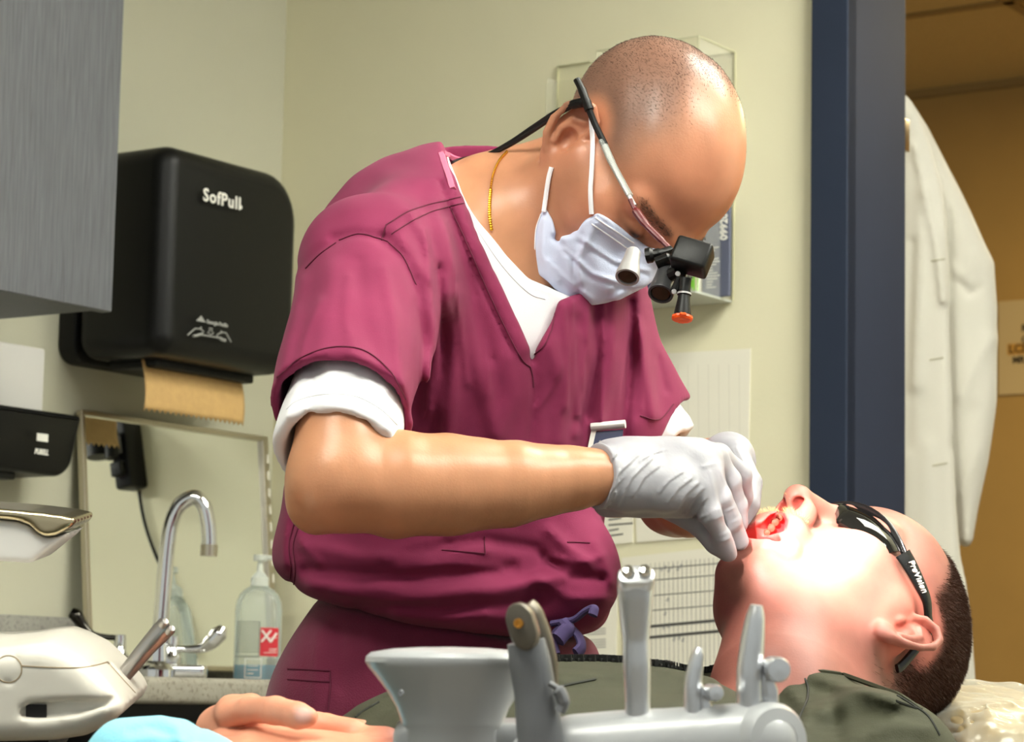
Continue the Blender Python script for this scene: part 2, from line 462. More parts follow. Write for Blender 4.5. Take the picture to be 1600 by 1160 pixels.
# sign on the corridor wall
s0 = B_(1561, 472, NCOR); s1 = B_(1561, 618, NCOR)
sg = thing('door_sign', WB(s0[0] + .2, s1[1], NCOR + .01), 'white name sign with black lettering on the ochre corridor wall', 'sign')
G().box(WB, s0[0], s0[0] + .42, s1[1], s0[1], NCOR, NCOR + .006).build('board', mat('sign_card', (200, 176, 128), .6), sg)
lt = G(); SGF = lambda px, py: Fr(WB(*B_(px, py, NCOR + .0065), NCOR + .0065), WB.x, WB.y, WB.z)
for s, px, py, sz in (('LCDR.', 1576, 552, .030), ('MR.', 1582, 568, .024), ('C', 1596, 536, .024), ('R', 1596, 518, .024)):
    V, F = text_geo(s, sz, bold=.0006); lt.add(SGF(px, py).M(V), F)
lt.build('lettering', mat('sign_ink', (40, 32, 20), .7), sg, smooth=False)
hl = SGF(1574, 554); G().box(hl, 0, .1, -.002, .026, -.0004, .0003).build('highlight_strip', mat('sign_gold', (196, 146, 60), .6), sg, smooth=False)

# ------------------------------------------------------------------ wall cabinet (upper left)
CAB = .33
cu1, cv0 = L_(175, 488, CAB)
cb = thing('wall_cabinet', WL(cu1 - .4, cv0, .16), 'grey wood-grain wall cabinet at the top of the left wall', 'cabinet')
cg = G().box(WL, cu1 - .8, cu1 - .001, cv0 + .004, cv0 + .72, .0, CAB - .02)
cg.build('body', MATS['laminate'], cb, smooth=False)
G().box(WL, cu1 - .8, cu1, cv0, cv0 + .72, CAB - .019, CAB, .0012, 1).build('door', MATS['laminate'], cb, smooth=False)

# ------------------------------------------------------------------ counter, base cabinet, splash
CF_ = .56
zct = L_(330, 1060, CF_)[1]; zcb = L_(330, 1102, CF_)[1]
G().box(WL, -2.4, UCORN - .002, zcb, zct, .0, CF_, .008, 3).build('countertop', MATS['counter'], loc=WL(-.5, zcb, .3))
tag(bpy.data.objects['countertop'], 'speckled beige countertop running along the left wall under the mirror', 'countertop')
bcab = thing('base_cabinet', WL(-.4, 0, .3), 'dark charcoal base cabinet under the speckled countertop', 'cabinet')
G().box(WL, -2.4, UCORN - .004, .1, zcb - .001, .01, CF_ - .06).build('body', MATS['laminate_dark'], bcab, smooth=False)
G().box(WL, -2.4, UCORN - .004, 0, .1, .01, CF_ - .12).build('plinth', MATS['laminate_dark'], bcab, smooth=False)
for k in range(5):
    a = UCORN - .03 - .46 * (k + 1)
    d = G().box(WL, a, a + .455, .12, zcb - .02, CF_ - .06, CF_ - .042, .002, 1).build('door', MATS['laminate_dark'], bcab, smooth=False)
zsp = L_(60, 963, .02)[1]
G().box(WL, -2.4, UCORN - .002, zct, zsp, .0, .02, .003, 2).build('backsplash', MATS['granite'], loc=WL(-.5, zct, .01))
tag(bpy.data.objects['backsplash'], 'grey speckled backsplash strip along the wall behind the sink', 'backsplash')

# ------------------------------------------------------------------ mirror leaning on the backsplash
tl = WL(*L_(123, 641, .012), .012); tr = WL(*L_(411, 683, .012), .012)
mu = nrm(tr - tl); MW = np.linalg.norm(tr - tl)
botn = .052
bl0 = tl - ZZ * (tl[2] - zct - .001) + NL * (botn - .012); bl0[2] = zct + .001
mv = bl0 - tl; mv = mv - mu * (mv @ mu); MH = np.linalg.norm(mv); mv = mv / MH
mn = np.cross(mv, mu); mn = mn if mn @ NL > 0 else -mn
MF = Fr(tl, mu, mv, mn)                           # x along the top, y down the side, z out of the glass
MH = MH - .012
mo = thing('mirror', tl + mv * MH + mu * MW / 2, 'steel-framed mirror leaning on the wall behind the sink tap', 'mirror')
G().box(MF, .006, MW - .006, .006, MH - .006, -.004, .0).build('glass', MATS['mirror'], mo, smooth=False)
fg = G()
fg.box(MF, 0, MW, 0, .008, -.006, .006, .001, 1).box(MF, 0, MW, MH - .008, MH, -.006, .006, .001, 1)
fg.box(MF, 0, .008, .008, MH - .008, -.006, .006, .001, 1).box(MF, MW - .009, MW + .006, .0, MH, -.006, .006, .001, 1)
fg.build('frame', MATS['steel'], mo, smooth=False)
sl = G()
for k in range(13):
    y = .03 + k * .028
    if y < MH - .03: sl.box(MF, MW - .0005, MW + .0035, y, y + .014, .006, .0066)
sl.build('slot_row', MATS['slot'], mo, smooth=False)
def in_mirror(px, py):                            # the point of the back wall that shows in the mirror at px,py
    X = plane_hit(px, py, MF, 0.); r = ray(px, py); r = r - 2 * (r @ mn) * mn
    t = ((WB.o - X) @ WB.z) / (r @ WB.z); q = X + r * t - WB.o; return q @ WB.x, q @ WB.y
# black wall unit seen only in the mirror, with its cord
q = [in_mirror(*p) for p in ((186, 668), (232, 664), (240, 745), (202, 772))]
du0, du1 = min(a[0] for a in q), max(a[0] for a in q); dv0, dv1 = min(a[1] for a in q), max(a[1] for a in q)
dm = (du0 + du1) / 2; dw = (du1 - du0)
wd = thing('wall_charger', WB(dm, dv0, .02), 'black wall-mounted device with a dangling cord, seen in the mirror', 'device')
G().box(WB, dm - dw * .28, dm + dw * .28, dv0, dv1, .0, .045, .006, 2).build('backplate', MATS['black_plastic'], wd)
hg = G(); hg.tube([WB(dm + .03, dv1 - .03, .06), WB(dm + .03, dv1 - .06, .062)], .022, 14)
hg.tube([WB(dm + .0, dv1 - .02, .06), WB(dm + .0, dv0 + .05, .065)], .012, 12)
hg.box(WB, dm - .012, dm + .012, dv0 + .02, dv0 + .045, .045, .06, .003)
hg.build('handset', MATS['black_side'], wd)
G().box(WB, dm - .008, dm + .008, dv0 + .06, dv0 + .09, .0452, .047, .001, 1).build('indicator', MATS['print_grey'], wd)
cpx = [(221, 768), (226, 800), (234, 832), (247, 868), (258, 892), (273, 925), (288, 955), (298, 985), (310, 1030)]
cpt = [WB(*in_mirror(*p), .006) for p in cpx]
G().tube(spline(cpt, 6), .003, 8).build('cord', MATS['black_side'], wd)

# ------------------------------------------------------------------ paper-towel dispenser
DD = .21
for k in range(60):
    DD = .10 + k * .004
    u_, v_ = L_(247, 560, DD)
    if proj(WL(u_, v_, 0))[0] < 88: break
du0 = L_(247, 560, DD)[0]; du1 = L_(436, 420, DD * .8)[0]
vt = L_(262, 222, DD)[1]; vb = L_(330, 566, DD)[1]
def rrect(x0, x1, y0, y1, r, n=8):                # r: four radii (bl, br, tr, tl)
    o = []
    for (cx, cy, a, rr) in ((x0 + r[0], y0 + r[0], 180, r[0]), (x1 - r[1], y0 + r[1], 270, r[1]), (x1 - r[2], y1 - r[2], 0, r[2]), (x0 + r[3], y1 - r[3], 90, r[3])):
        for i in range(n + 1):
            t = math.radians(a + 90 * i / n); o.append((cx + rr * math.cos(t), cy + rr * math.sin(t)))
    return o
dp = thing('paper_towel_dispenser', WL((du0 + du1) / 2, vb, DD / 2), 'black plastic paper-towel dispenser on the wall beside the grey cabinet', 'towel dispenser')
pr = rrect(du0, du1, vb, vt, (.03, .045, .075, .03))
DF = Fr(WL.o, WL.x, WL.y, WL.z)
bmv = G().prism(DF, pr, .035, DD, .028, 6)
# bow the cover's front slightly outwards
V = bmv.v[0]; qn = (V - WL.o) @ WL.z; qv = (V - WL.o) @ WL.y; qu = (V - WL.o) @ WL.x
bow = np.clip((qn - .035) / (DD - .035), 0, 1); mid = 1 - ((qu - (du0 + du1) / 2) / ((du1 - du0) / 2)) ** 2
bmv.v[0] = V + WL.z * (bow * np.clip(mid, 0, 1) * .012)[:, None]
bmv.build('cover', MATS['black_plastic'], dp, sharp=50)
G().prism(DF, rrect(du0 + .004, du1 - .004, vb - .004, vt - .004, (.03, .03, .06, .03)), .0, .034, .004, 2).build('back_housing', MATS['black_side'], dp)
G().box(WL, du0 + .05, du1 - .04, vb - .012, vb + .004, .06, DD - .05, .004).build('outlet_lip', MATS['black_side'], dp)
def dec(px, py, off): u, v = L_(px, py, off); return Fr(WL(u, v, off), WL.x, WL.y, WL.z)
DL = DD + .0135
V, F = text_geo('SofPull', .0285, bold=.0005, extrude=.0005, space=1.13)
lf = dec(317, 313, DL); sc_ = (np.linalg.norm(plane_hit(375, 325, WL, DL) - lf.o)) / (V[:, 0].max() - V[:, 0].min())
V[:, 0] *= sc_; V[:, 1] *= .95
g = G().add(lf.M(V), F)
V, F = text_geo('.', .03, bold=.001); g.add(dec(374, 325, DL).M(V), F)
g.build('brand_lettering', MATS['print_white'], dp, smooth=False)
lg = G(); e0 = dec(0, 0, DL)
def lp(px, py): u, v = L_(px, py, DL); return WL(u, v, DL)
def fl(*pts, lw=None):                            # flat mark from pixel corners on the cover
    P = [lp(*p) for p in pts]; lg.add(P + [p - WL.z * .0008 for p in P], [list(range(len(P)))])
def ln(pts, w=.0011): lg.tube([lp(*p) for p in pts], w, 6)
fl((306, 501.5), (314.5, 493), (321.5, 504.5), (312, 502.5))
V, F = text_geo('Georgia-Pacific', .0062, bold=.00025, extrude=.0004)
tf = dec(322.5, 505, DL); w_ = np.linalg.norm(lp(356, 511) - lp(322.5, 505)); V[:, 0] *= w_ / V[:, 0].max(); V[:, 1] *= 1.25
lg.add(tf.M(V), F)
ln([(293, 524), (305, 513.5), (313, 514), (318, 518.5), (317, 521), (311, 522)]); ln([(313.5, 514.5), (314.3, 510.8)])
ln([(302, 525.2), (308, 524.5), (312, 523)], .0022); ln([(312, 523.2), (343, 528.2)], .0012)
ln([(343, 528.2), (347, 531), (352, 532.5)], .0024)
ln([(361, 534.5), (353, 520.5), (348, 519.5), (341, 522), (338.5, 525), (341, 527)]); ln([(345.5, 519.5), (345.5, 516.6)])
ln([(327, 513), (332, 513.6), (330.5, 517), (334, 521), (329, 523.3), (324, 520), (328, 517), (327, 513)], .0009)
lg.build('logo_marks', MATS['print_grey'], dp, smooth=False)
# brown towel hanging out
TO = .13
tu0, tv1 = L_(220, 548, TO); tu1 = L_(374, 580, TO)[0]; tvb = L_(300, 656, TO)[1]
nx = 40; V = []; F = []
for j in range(9):
    for i in range(nx + 1):
        u = tu0 + (tu1 - tu0) * i / nx; s = j / 8
        v = vb + .005 + (tvb - vb - .005) * s + (.006 * (i % 2) if j == 8 else 0)
        V.append(WL(u, v, TO + .012 * math.sin(s * 2.2) + .004 * math.sin(i / nx * 3)))
for j in range(8):
    for i in range(nx): F.append([j * (nx + 1) + i, j * (nx + 1) + i + 1, (j + 1) * (nx + 1) + i + 1, (j + 1) * (nx + 1) + i])
tw = mesh_obj('paper_towel', V, F, MATS['kraft'], loc=WL((tu0 + tu1) / 2, tvb, TO))
md = tw.modifiers.new('thick', 'SOLIDIFY'); md.thickness = .0007
tag(tw, 'brown paper towel with a serrated edge hanging from the black dispenser', 'paper towel')

# ------------------------------------------------------------------ soap dispenser and the white box above it
SO = .11
su1 = L_(110, 690, SO * .8)[0]; sm = L_(20, 700, SO)[0]
svt = L_(60, 640, SO)[1]; svb = L_(60, 738, SO)[1]
sd = thing('soap_dispenser', WL(sm, svb, SO / 2), 'black soap dispenser on the left wall under the white box', 'soap dispenser')
g = G().prism(Fr(WL.o, WL.x, WL.y, WL.z), rrect(sm - .14, su1, svb, svt, (.02, .022, .006, .006)), 0, SO, .008, 3)
V = g.v[0]; qv = ((V - WL.o) @ WL.y - svb) / (svt - svb); qn = (V - WL.o) @ WL.z
g.v[0] = V + WL.z * (np.where(qn > .05, -.025 * np.clip(1 - qv * 1.6, 0, 1), 0))[:, None]
g.build('cover', MATS['black_plastic'], sd)
G().box(WL, sm - .03, sm + .05, svb - .01, svb + .004, .03, SO - .04, .004).build('nozzle_plate', MATS['black_side'], sd)
so = dec(57, 689, SO + .0005); wv = np.linalg.norm(plane_hit(74, 690, WL, SO) - so.o)
G().box(so, 0, wv, 0, .011, 0, .0008).build('sticker', MATS['print_white'], sd, smooth=False)
V, F = text_geo('PURELL', .0085, shear=.25, bold=.0003); so2 = dec(54, 709, SO + .0005); V[:, 0] *= np.linalg.norm(plane_hit(75, 711, WL, SO) - so2.o) / V[:, 0].max(); V[:, 1] *= 1.25
G().add(so2.M(V), F).build('lettering', MATS['print_white'], sd, smooth=False)
BO = .05
bu1, bv1 = L_(75, 546, BO); bv0 = L_(72, 636, BO)[1]
bx = thing('glove_box_holder', WL(bu1 - .15, bv0, BO / 2), 'white box mounted on the left wall above the soap dispenser', 'box')
G().box(WL, bu1 - .3, bu1 - .004, svt + .0, bv1, .012, BO, .004, 3).build('front', MATS['enamel'], bx)
G().box(WL, bu1 - .3, bu1, svt + .0, bv1 + .003, 0, .0115, .002, 2).build('backplate', MATS['black_side'], bx)

# ------------------------------------------------------------------ tap
fo = .22
fu, fv = L_(246, 1050, fo); fd = proj(WL(fu, zct, fo))[2]; k = fd / FPX
fb = WL(fu, zct, fo)
tp = thing('gooseneck_tap', fb, 'chrome gooseneck tap with two lever handles in front of the mirror', 'tap')
X = cv(1, 0, 0); X[2] = 0; X = nrm(X); Yb = A(-X[1], X[0], 0)
TF = Fr(fb, X, Yb, ZZ)
def tpx(px, py, y=0.):                             # tap drawn in the upright plane facing the viewer
    return TF(((px - 246) - (py - 1050) * .012) * k, y, (1056 - py) * k)
G().lathe(TF, [(.0, 0), (.034, 0), (.034, .012), (.028, .02), (.02, .024), (.017, .05), (.0, .05)], 28).box(TF, -.075, .07, -.02, .02, .0, .02, .006).build('base', MATS['chrome'], tp)
pts = [tpx(246, 1030), tpx(248, 960), tpx(250, 900), tpx(252, 850), tpx(256, 815), tpx(268, 785), tpx(290, 772), tpx(306, 785), tpx(314, 812), tpx(317, 835), tpx(317.5, 852)]
G().tube(spline(pts, 8), .0112, 18).build('spout', MATS['chrome'], tp)
G().tube([tpx(317.5, 846), tpx(317.5, 864)], .0124, 18).build('aerator', MATS['steel'], tp)
for side, x0, x1, mm in ((-1, 186, 104, 'chrome_dark_reflection'), (1, 268, 346, 'chrome')):
    hf = Fr(tpx(x0, 1056), X, Yb, ZZ)
    hm = G().lathe(hf, [(0, .0), (.017, .0), (.017, .016), (.011, .02), (.014, .03), (.009, .038), (.0085, .06), (0, .06)], 20).build('valve', MATS['chrome'], tp)
    if side < 0: q = [(x0 + 4, 994, .004), (165, 994, .004), (142, 990, .0045), (126, 976, .007), (115, 962, .010), (106, 957, .008)]
    else: q = [(x0 - 4, 1010, .005), (290, 1010, .005), (312, 1008, .007), (328, 998, .011), (340, 984, .012), (346, 974, .006)]
    pts = spline([tpx(a, b) for a, b, c in q], 5); rr = np.interp(np.arange(len(pts)), np.arange(len(q)) * 5, [c for a, b, c in q])
    G().tube(pts, rr, 12).build('lever', MATS[mm], hm)

# ------------------------------------------------------------------ pump bottle by the mirror
bo = .125
bu, bv = L_(401, 1058, bo); bd = proj(WL(bu, zct, bo))[2]; k = bd / FPX
bb = WL(bu, zct + .0005, bo); BF = Fr(bb, X, Yb, ZZ)
pb = thing('pump_bottle', bb, 'clear pump bottle with blue liquid and red label by the mirror', 'bottle')
hh = lambda py: (1060 - py) * k
prof = [(0, 0), (34, 0), (36.5, 3), (36.5, 40), (36.5, 110), (35, 122), (30, 134), (22, 142), (15, 146), (13, 152), (0, 152)]
bt = G().lathe(BF, [(r * k, z * k) for r, z in prof], 40, 1., .62).build('body', MATS['bottle_clear'], pb)
G().lathe(BF, [(0, .5 * k), (34 * k, .5 * k), (35.5 * k, 3 * k), (35.5 * k, 24 * k), (0, 24 * k)], 40, 1., .6).build('liquid', mat('blue_liquid', (40, 150, 190), .1), pb)
def on_bottle(x0, x1, z0, z1, lift):              # a patch wrapped on the bottle's front (pixel units about the middle)
    V = []; n = 10
    for z in (z0, z1):
        for i in range(n + 1):
            x = x0 + (x1 - x0) * i / n; y = -.62 * math.sqrt(max(0, 36.5 ** 2 - x * x)) - lift
            V.append(BF(x * k, y * k, z * k))
    return V, [[i, i + 1, n + 2 + i, n + 1 + i] for i in range(n)]
rd = G().add(*on_bottle(6, 33, 38, 82, .4)).build('red_label', mat('label_red', (196, 40, 52), .5), pb)
xg = G().add(*on_bottle(7, 9.5, 60, 78, .8)); xg = G()
for (xa, za, xb, zb) in ((8, 60, 22, 78), (8, 78, 22, 60), (22, 60, 30, 74), (20, 66, 31, 66.6), (20, 46, 31, 46.8), (12, 43, 31, 43.6), (20, 49, 31, 49.5)):
    pts = [BF(x * k, (-.62 * math.sqrt(36.5 ** 2 - x * x) - .7) * k, z * k) for x, z in ((xa + (xb - xa) * t / 4, za + (zb - za) * t / 4) for t in range(5))]
    xg.tube(pts, (1.8 if abs(za - zb) > 5 else .5) * k, 6)
xg.build('mark', MATS['print_white'], rd)
tg = G()
for z in np.arange(44, 90, 4.2): tg.add(*on_bottle(-33, 4, z, z + .9, .4))
for z in np.arange(4, 34, 3.4): tg.add(*on_bottle(16, 33, z, z + .7, .4))
tg.add(*on_bottle(-33, 4, 36, 37.4, .4)).add(*on_bottle(4, 5, 36, 91, .4)).add(*on_bottle(-33, 5, 90, 91, .4))
tg.build('printed_text', MATS['ink'], pb)
fg_ = G()
for a in ((-17, 9, 33, 34), (-17, 9, 4, 5), (-17, -16, 4, 34), (8, 9, 4, 34), (-13, -3, 10, 11), (-13, 4, 16, 16.7), (-13, 4, 22, 22.7)): fg_.add(*on_bottle(*a, .5))
fg_.build('printed_frame', MATS['print_white'], pb)
pm = G().lathe(BF, [(0, 147 * k), (14 * k, 147 * k), (14 * k, 160 * k), (9 * k, 166 * k), (5 * k, 170 * k), (4 * k, 186 * k), (11 * k, 187 * k), (11 * k, 196 * k), (0, 197 * k)], 24)
pm.tube(spline([BF(0, 0, 191 * k), BF(22 * k, 0, 192 * k), BF(40 * k, 0, 188 * k), BF(46 * k, 0, 180 * k)], 5), 4 * k, 10)
pm.build('pump', MATS['pump_clear'], pb)

# ------------------------------------------------------------------ things on the wall behind the dentist
def sheet(name, pix, label, lines=(), thick=.0012, off=.001, mm='paper', group=None):
    q = [B_(*p) for p in pix]; P = [WB(u, v, off + thick) for u, v in q]; c = WB(*np.mean(q, 0), 0)
    t = thing(name, c, label, 'paper', group)
    g = G(); n = len(P); g.add(P + [p - WB.z * thick for p in P], [list(range(n))[::-1], list(range(n, 2 * n))] + [[i, (i + 1) % n, n + (i + 1) % n, n + i] for i in range(n)])
    g.build('page', MATS[mm], t, smooth=False)
    for nm, mk, segs in lines:
        lg = G()
        for (x0, y0, x1, y1, w) in segs:
            a = WB(*B_(x0, y0), off + thick + .0003); b = WB(*B_(x1, y1), off + thick + .0003); s = nrm(np.cross(b - a, WB.z)) * w / 2
            lg.add([a - s, b - s, b + s, a + s], [[0, 1, 2, 3]])
        lg.build(nm, MATS[mk], t, smooth=False)
    return t
sl = lambda x0, y0, x1: (y0 - (x1 - x0) * .12)
sheet('wall_paper', [(985, 556), (1174, 545), (1168, 835), (996, 848)], 'large pale sheet on the wall beside the sleeve, right of the dentist',
      [('faint_columns', 'ink_faint', [(x, 570, x + 2, 800, .0008) for x in range(1060, 1170, 16)])], mm='paper')
ws = [(952, y, x, y - 3, .0022) for y, x in ((788, 985), (797, 980), (806, 985), (813, 972), (821, 990), (830, 968), (838, 975))]
sheet('wall_notice', [(900, 700), (990, 690), (990, 848), (900, 858)], 'small printed notice on the wall below the glove cuff',
      [('printed_text', 'ink', ws)])
gl = [(980, y + 6.5, 1186, y - 10, .0012) for y in (886, 904, 928, 951)]
gl += [(x, 882 - (x - 1004) * .09, x + 1.5, 1046, .0006) for x in range(1004, 1186, 7)]
gl += [(978, 983, 1188, 964, .004), (978, 1000, 1188, 981, .004)]
hw = []
for (x, y) in ((1032, 893), (1038, 890), (1044, 894), (1050, 889), (1058, 892), (1062, 888), (1042, 940), (1038, 962), (1036, 984), (1044, 982), (1052, 1002), (1060, 1000), (1066, 1003)):
    hw += [(x, y, x + 4, y - 6, .0012), (x + 4, y - 6, x + 3, y + 1, .0012)]
sheet('ruled_chart', [(972, 872), (1190, 848), (1190, 1050), (976, 1060)], 'ruled chart with two thick lines on the wall behind the chin',
      [('ruled_lines', 'ink', gl), ('handwriting', 'ink_light', hw[:12]), ('handwriting', 'ink_light', hw[12:])])
ws = []
for y in (966, 970, 974, 984, 988, 992, 1001, 1005, 1009, 1013): ws += [(917, y, 948, y - 1.5, .0014), (902, y, 911, y - .6, .0014)]
sheet('typed_list', [(880, 950), (966, 935), (964, 1045), (880, 1050)], 'typed list on the wall behind the tied waist cord',
      [('printed_text', 'ink_light', ws)])
# clear acrylic brochure holder
HO = .11
hu1, hvt = B_(1149, 82); hvb = B_(1144, 470)[1]
hu0 = hu1 - .175
ah = thing('brochure_holder', WB((hu0 + hu1) / 2, hvb, HO / 2), 'clear acrylic brochure holder on the wall behind the shaved head', 'brochure holder')
t_ = .003
G().box(WB, hu0, hu1, hvb, hvt, .0005, t_).build('back_panel', MATS['acrylic'], ah, smooth=False)
G().box(WB, hu0, hu1, hvb, hvt, HO - t_, HO).build('front_panel', MATS['acrylic'], ah, smooth=False)
G().box(WB, hu0, hu0 + t_, hvb, hvt, t_, HO - t_).build('side_panel', MATS['acrylic'], ah, smooth=False)
G().box(WB, hu1 - t_, hu1, hvb, hvt, t_, HO - t_).build('side_panel', MATS['acrylic'], ah, smooth=False)
G().box(WB, hu0 + .002, hu1 - .002, hvb - t_, hvb, .0005, HO).build('base_panel', MATS['pump_clear'], ah, smooth=False)
cl = G()
for a, b in (((hu1, hvb), (hu1, hvt)),):
    cl.box(WB, hu1 - .0014, hu1 + .0008, hvb, hvt, HO - .001, HO + .0008); cl.box(WB, hu1 - .0014, hu1 + .0008, hvb, hvt, 0, .0018)
    cl.box(WB, hu0, hu1, hvt - .0012, hvt + .0006, HO - .001, HO + .0006); cl.box(WB, hu0, hu1, hvt - .0012, hvt + .0006, 0, .0016); cl.box(WB, hu1 - .001, hu1 + .0006, hvt - .001, hvt + .0008, 0, HO)
cl.build('edges', mat('acrylic_edge', (196, 194, 160), .3), ah, smooth=False)
ho = .035
a0 = B_(1097, 400, ho)[0]; a1 = B_(1140, 400, ho)[0]; av1 = B_(1118, 325, ho)[1]; 
mat('leaf_navy', (84, 88, 108), .45); mat('leaf_green', (126, 196, 60), .5); mat('leaf_white', (226, 224, 208), .5); mat('leaf_blue', (44, 52, 96), .45)
br = thing('booklet', WB((a0 + a1) / 2, hvb, ho), 'slate blue printed booklet at the right end of the clear holder', 'booklet', )
G().box(WB, a0, a1, hvb + .001, av1, ho - .006, ho, .0012, 1).build('cover', MATS['leaf_navy'], br)
tg = G()
V, F = text_geo('09920', .016, bold=.0004); c_, s_ = 0, 1
R90 = np.stack([-V[:, 1], V[:, 0], V[:, 2]], 1)
f0 = Fr(WB(*B_(1136, 375, ho), ho + .0004), WB.x, WB.y, WB.z); tg.add(f0.M(R90), F)
bvb = B_(1110, 450, ho)[1]
for i in range(15): tg.box(WB, a0 + .008, a0 + .008 + .022 * (.7 + .3 * math.sin(i * 5.1)), bvb + i * .0042, bvb + i * .0042 + .0012, ho, ho + .0004)
tg.build('printed_text', MATS['print_white'], br, smooth=False)
b2 = thing('booklet', WB(a0 - .03, hvb, ho), 'white booklet with a green stripe beside the slate blue one', 'booklet')
G().box(WB, a0 - .07, a0 - .003, hvb + .001, av1 - .006, ho - .005, ho + .004, .001, 1).build('cover', MATS['leaf_white'], b2)
G().box(WB, a0 - .0125, a0 - .0032, hvb + .001, av1 - .006, ho + .0042, ho + .005).build('green_stripe', MATS['leaf_green'], b2, smooth=False)
tg = G(); V, F = text_geo('H', .02, bold=.0004); R90 = np.stack([-V[:, 1], V[:, 0], V[:, 2]], 1)
tg.add(Fr(WB(*B_(1085, 437, ho), ho + .0046), WB.x, WB.y, WB.z).M(R90), F)
for i in range(5): tg.box(WB, a0 - .03 + i * .0035, a0 - .0288 + i * .0035, hvb + .012, hvb + .07, ho + .0042, ho + .0046)
tg.build('printed_text', MATS['ink'], b2, smooth=False)
G().lathe(Fr(WB(*B_(1085, 444, ho), ho + .0042), WB.x, WB.y, WB.z), [(0, 0), (.006, 0), (.006, .0006), (0, .0006)], 20).build('round_mark', MATS['leaf_green'], b2)
b3 = G().box(WB, a0 - .115, a0 - .074, hvb + .001, av1 - .02, ho - .005, ho + .002, .001, 1).build('booklet', MATS['leaf_blue'], loc=WB(a0 - .11, hvb, ho))
tag(b3, 'dark blue booklet in the clear holder behind the magnifier barrels', 'booklet')
# second, smaller clear holder
gu0, gv1 = B_(872, 108); gu1 = B_(934, 96)[0]
a2 = thing('card_holder', WB((gu0 + gu1) / 2, gv1 - .2, .02), 'small clear acrylic card holder left of the shaved head', 'card holder')
G().prism(Fr(WB.o, WB.x, WB.y, WB.z), rrect(gu0, gu1, gv1 - .2, gv1 + .004, (.001, .001, .012, .001)), .0005, .003).build('back_panel', MATS['acrylic'], a2, smooth=False)
G().box(WB, gu0, gu1, gv1 - .2, gv1 - .03, .03, .033).box(WB, gu0, gu0 + .003, gv1 - .2, gv1 - .02, .003, .03).box(WB, gu0, gu1, gv1 - .203, gv1 - .2, .0005, .033).build('pocket', MATS['acrylic'], a2, smooth=False)
G().box(WB, gu0 - .0008, gu0 + .0012, gv1 - .2, gv1 + .004, 0, .0035).box(WB, gu0, gu1 - .012, gv1 + .003, gv1 + .005, 0, .0035).build('edges', MATS['acrylic_edge'], a2, smooth=False)
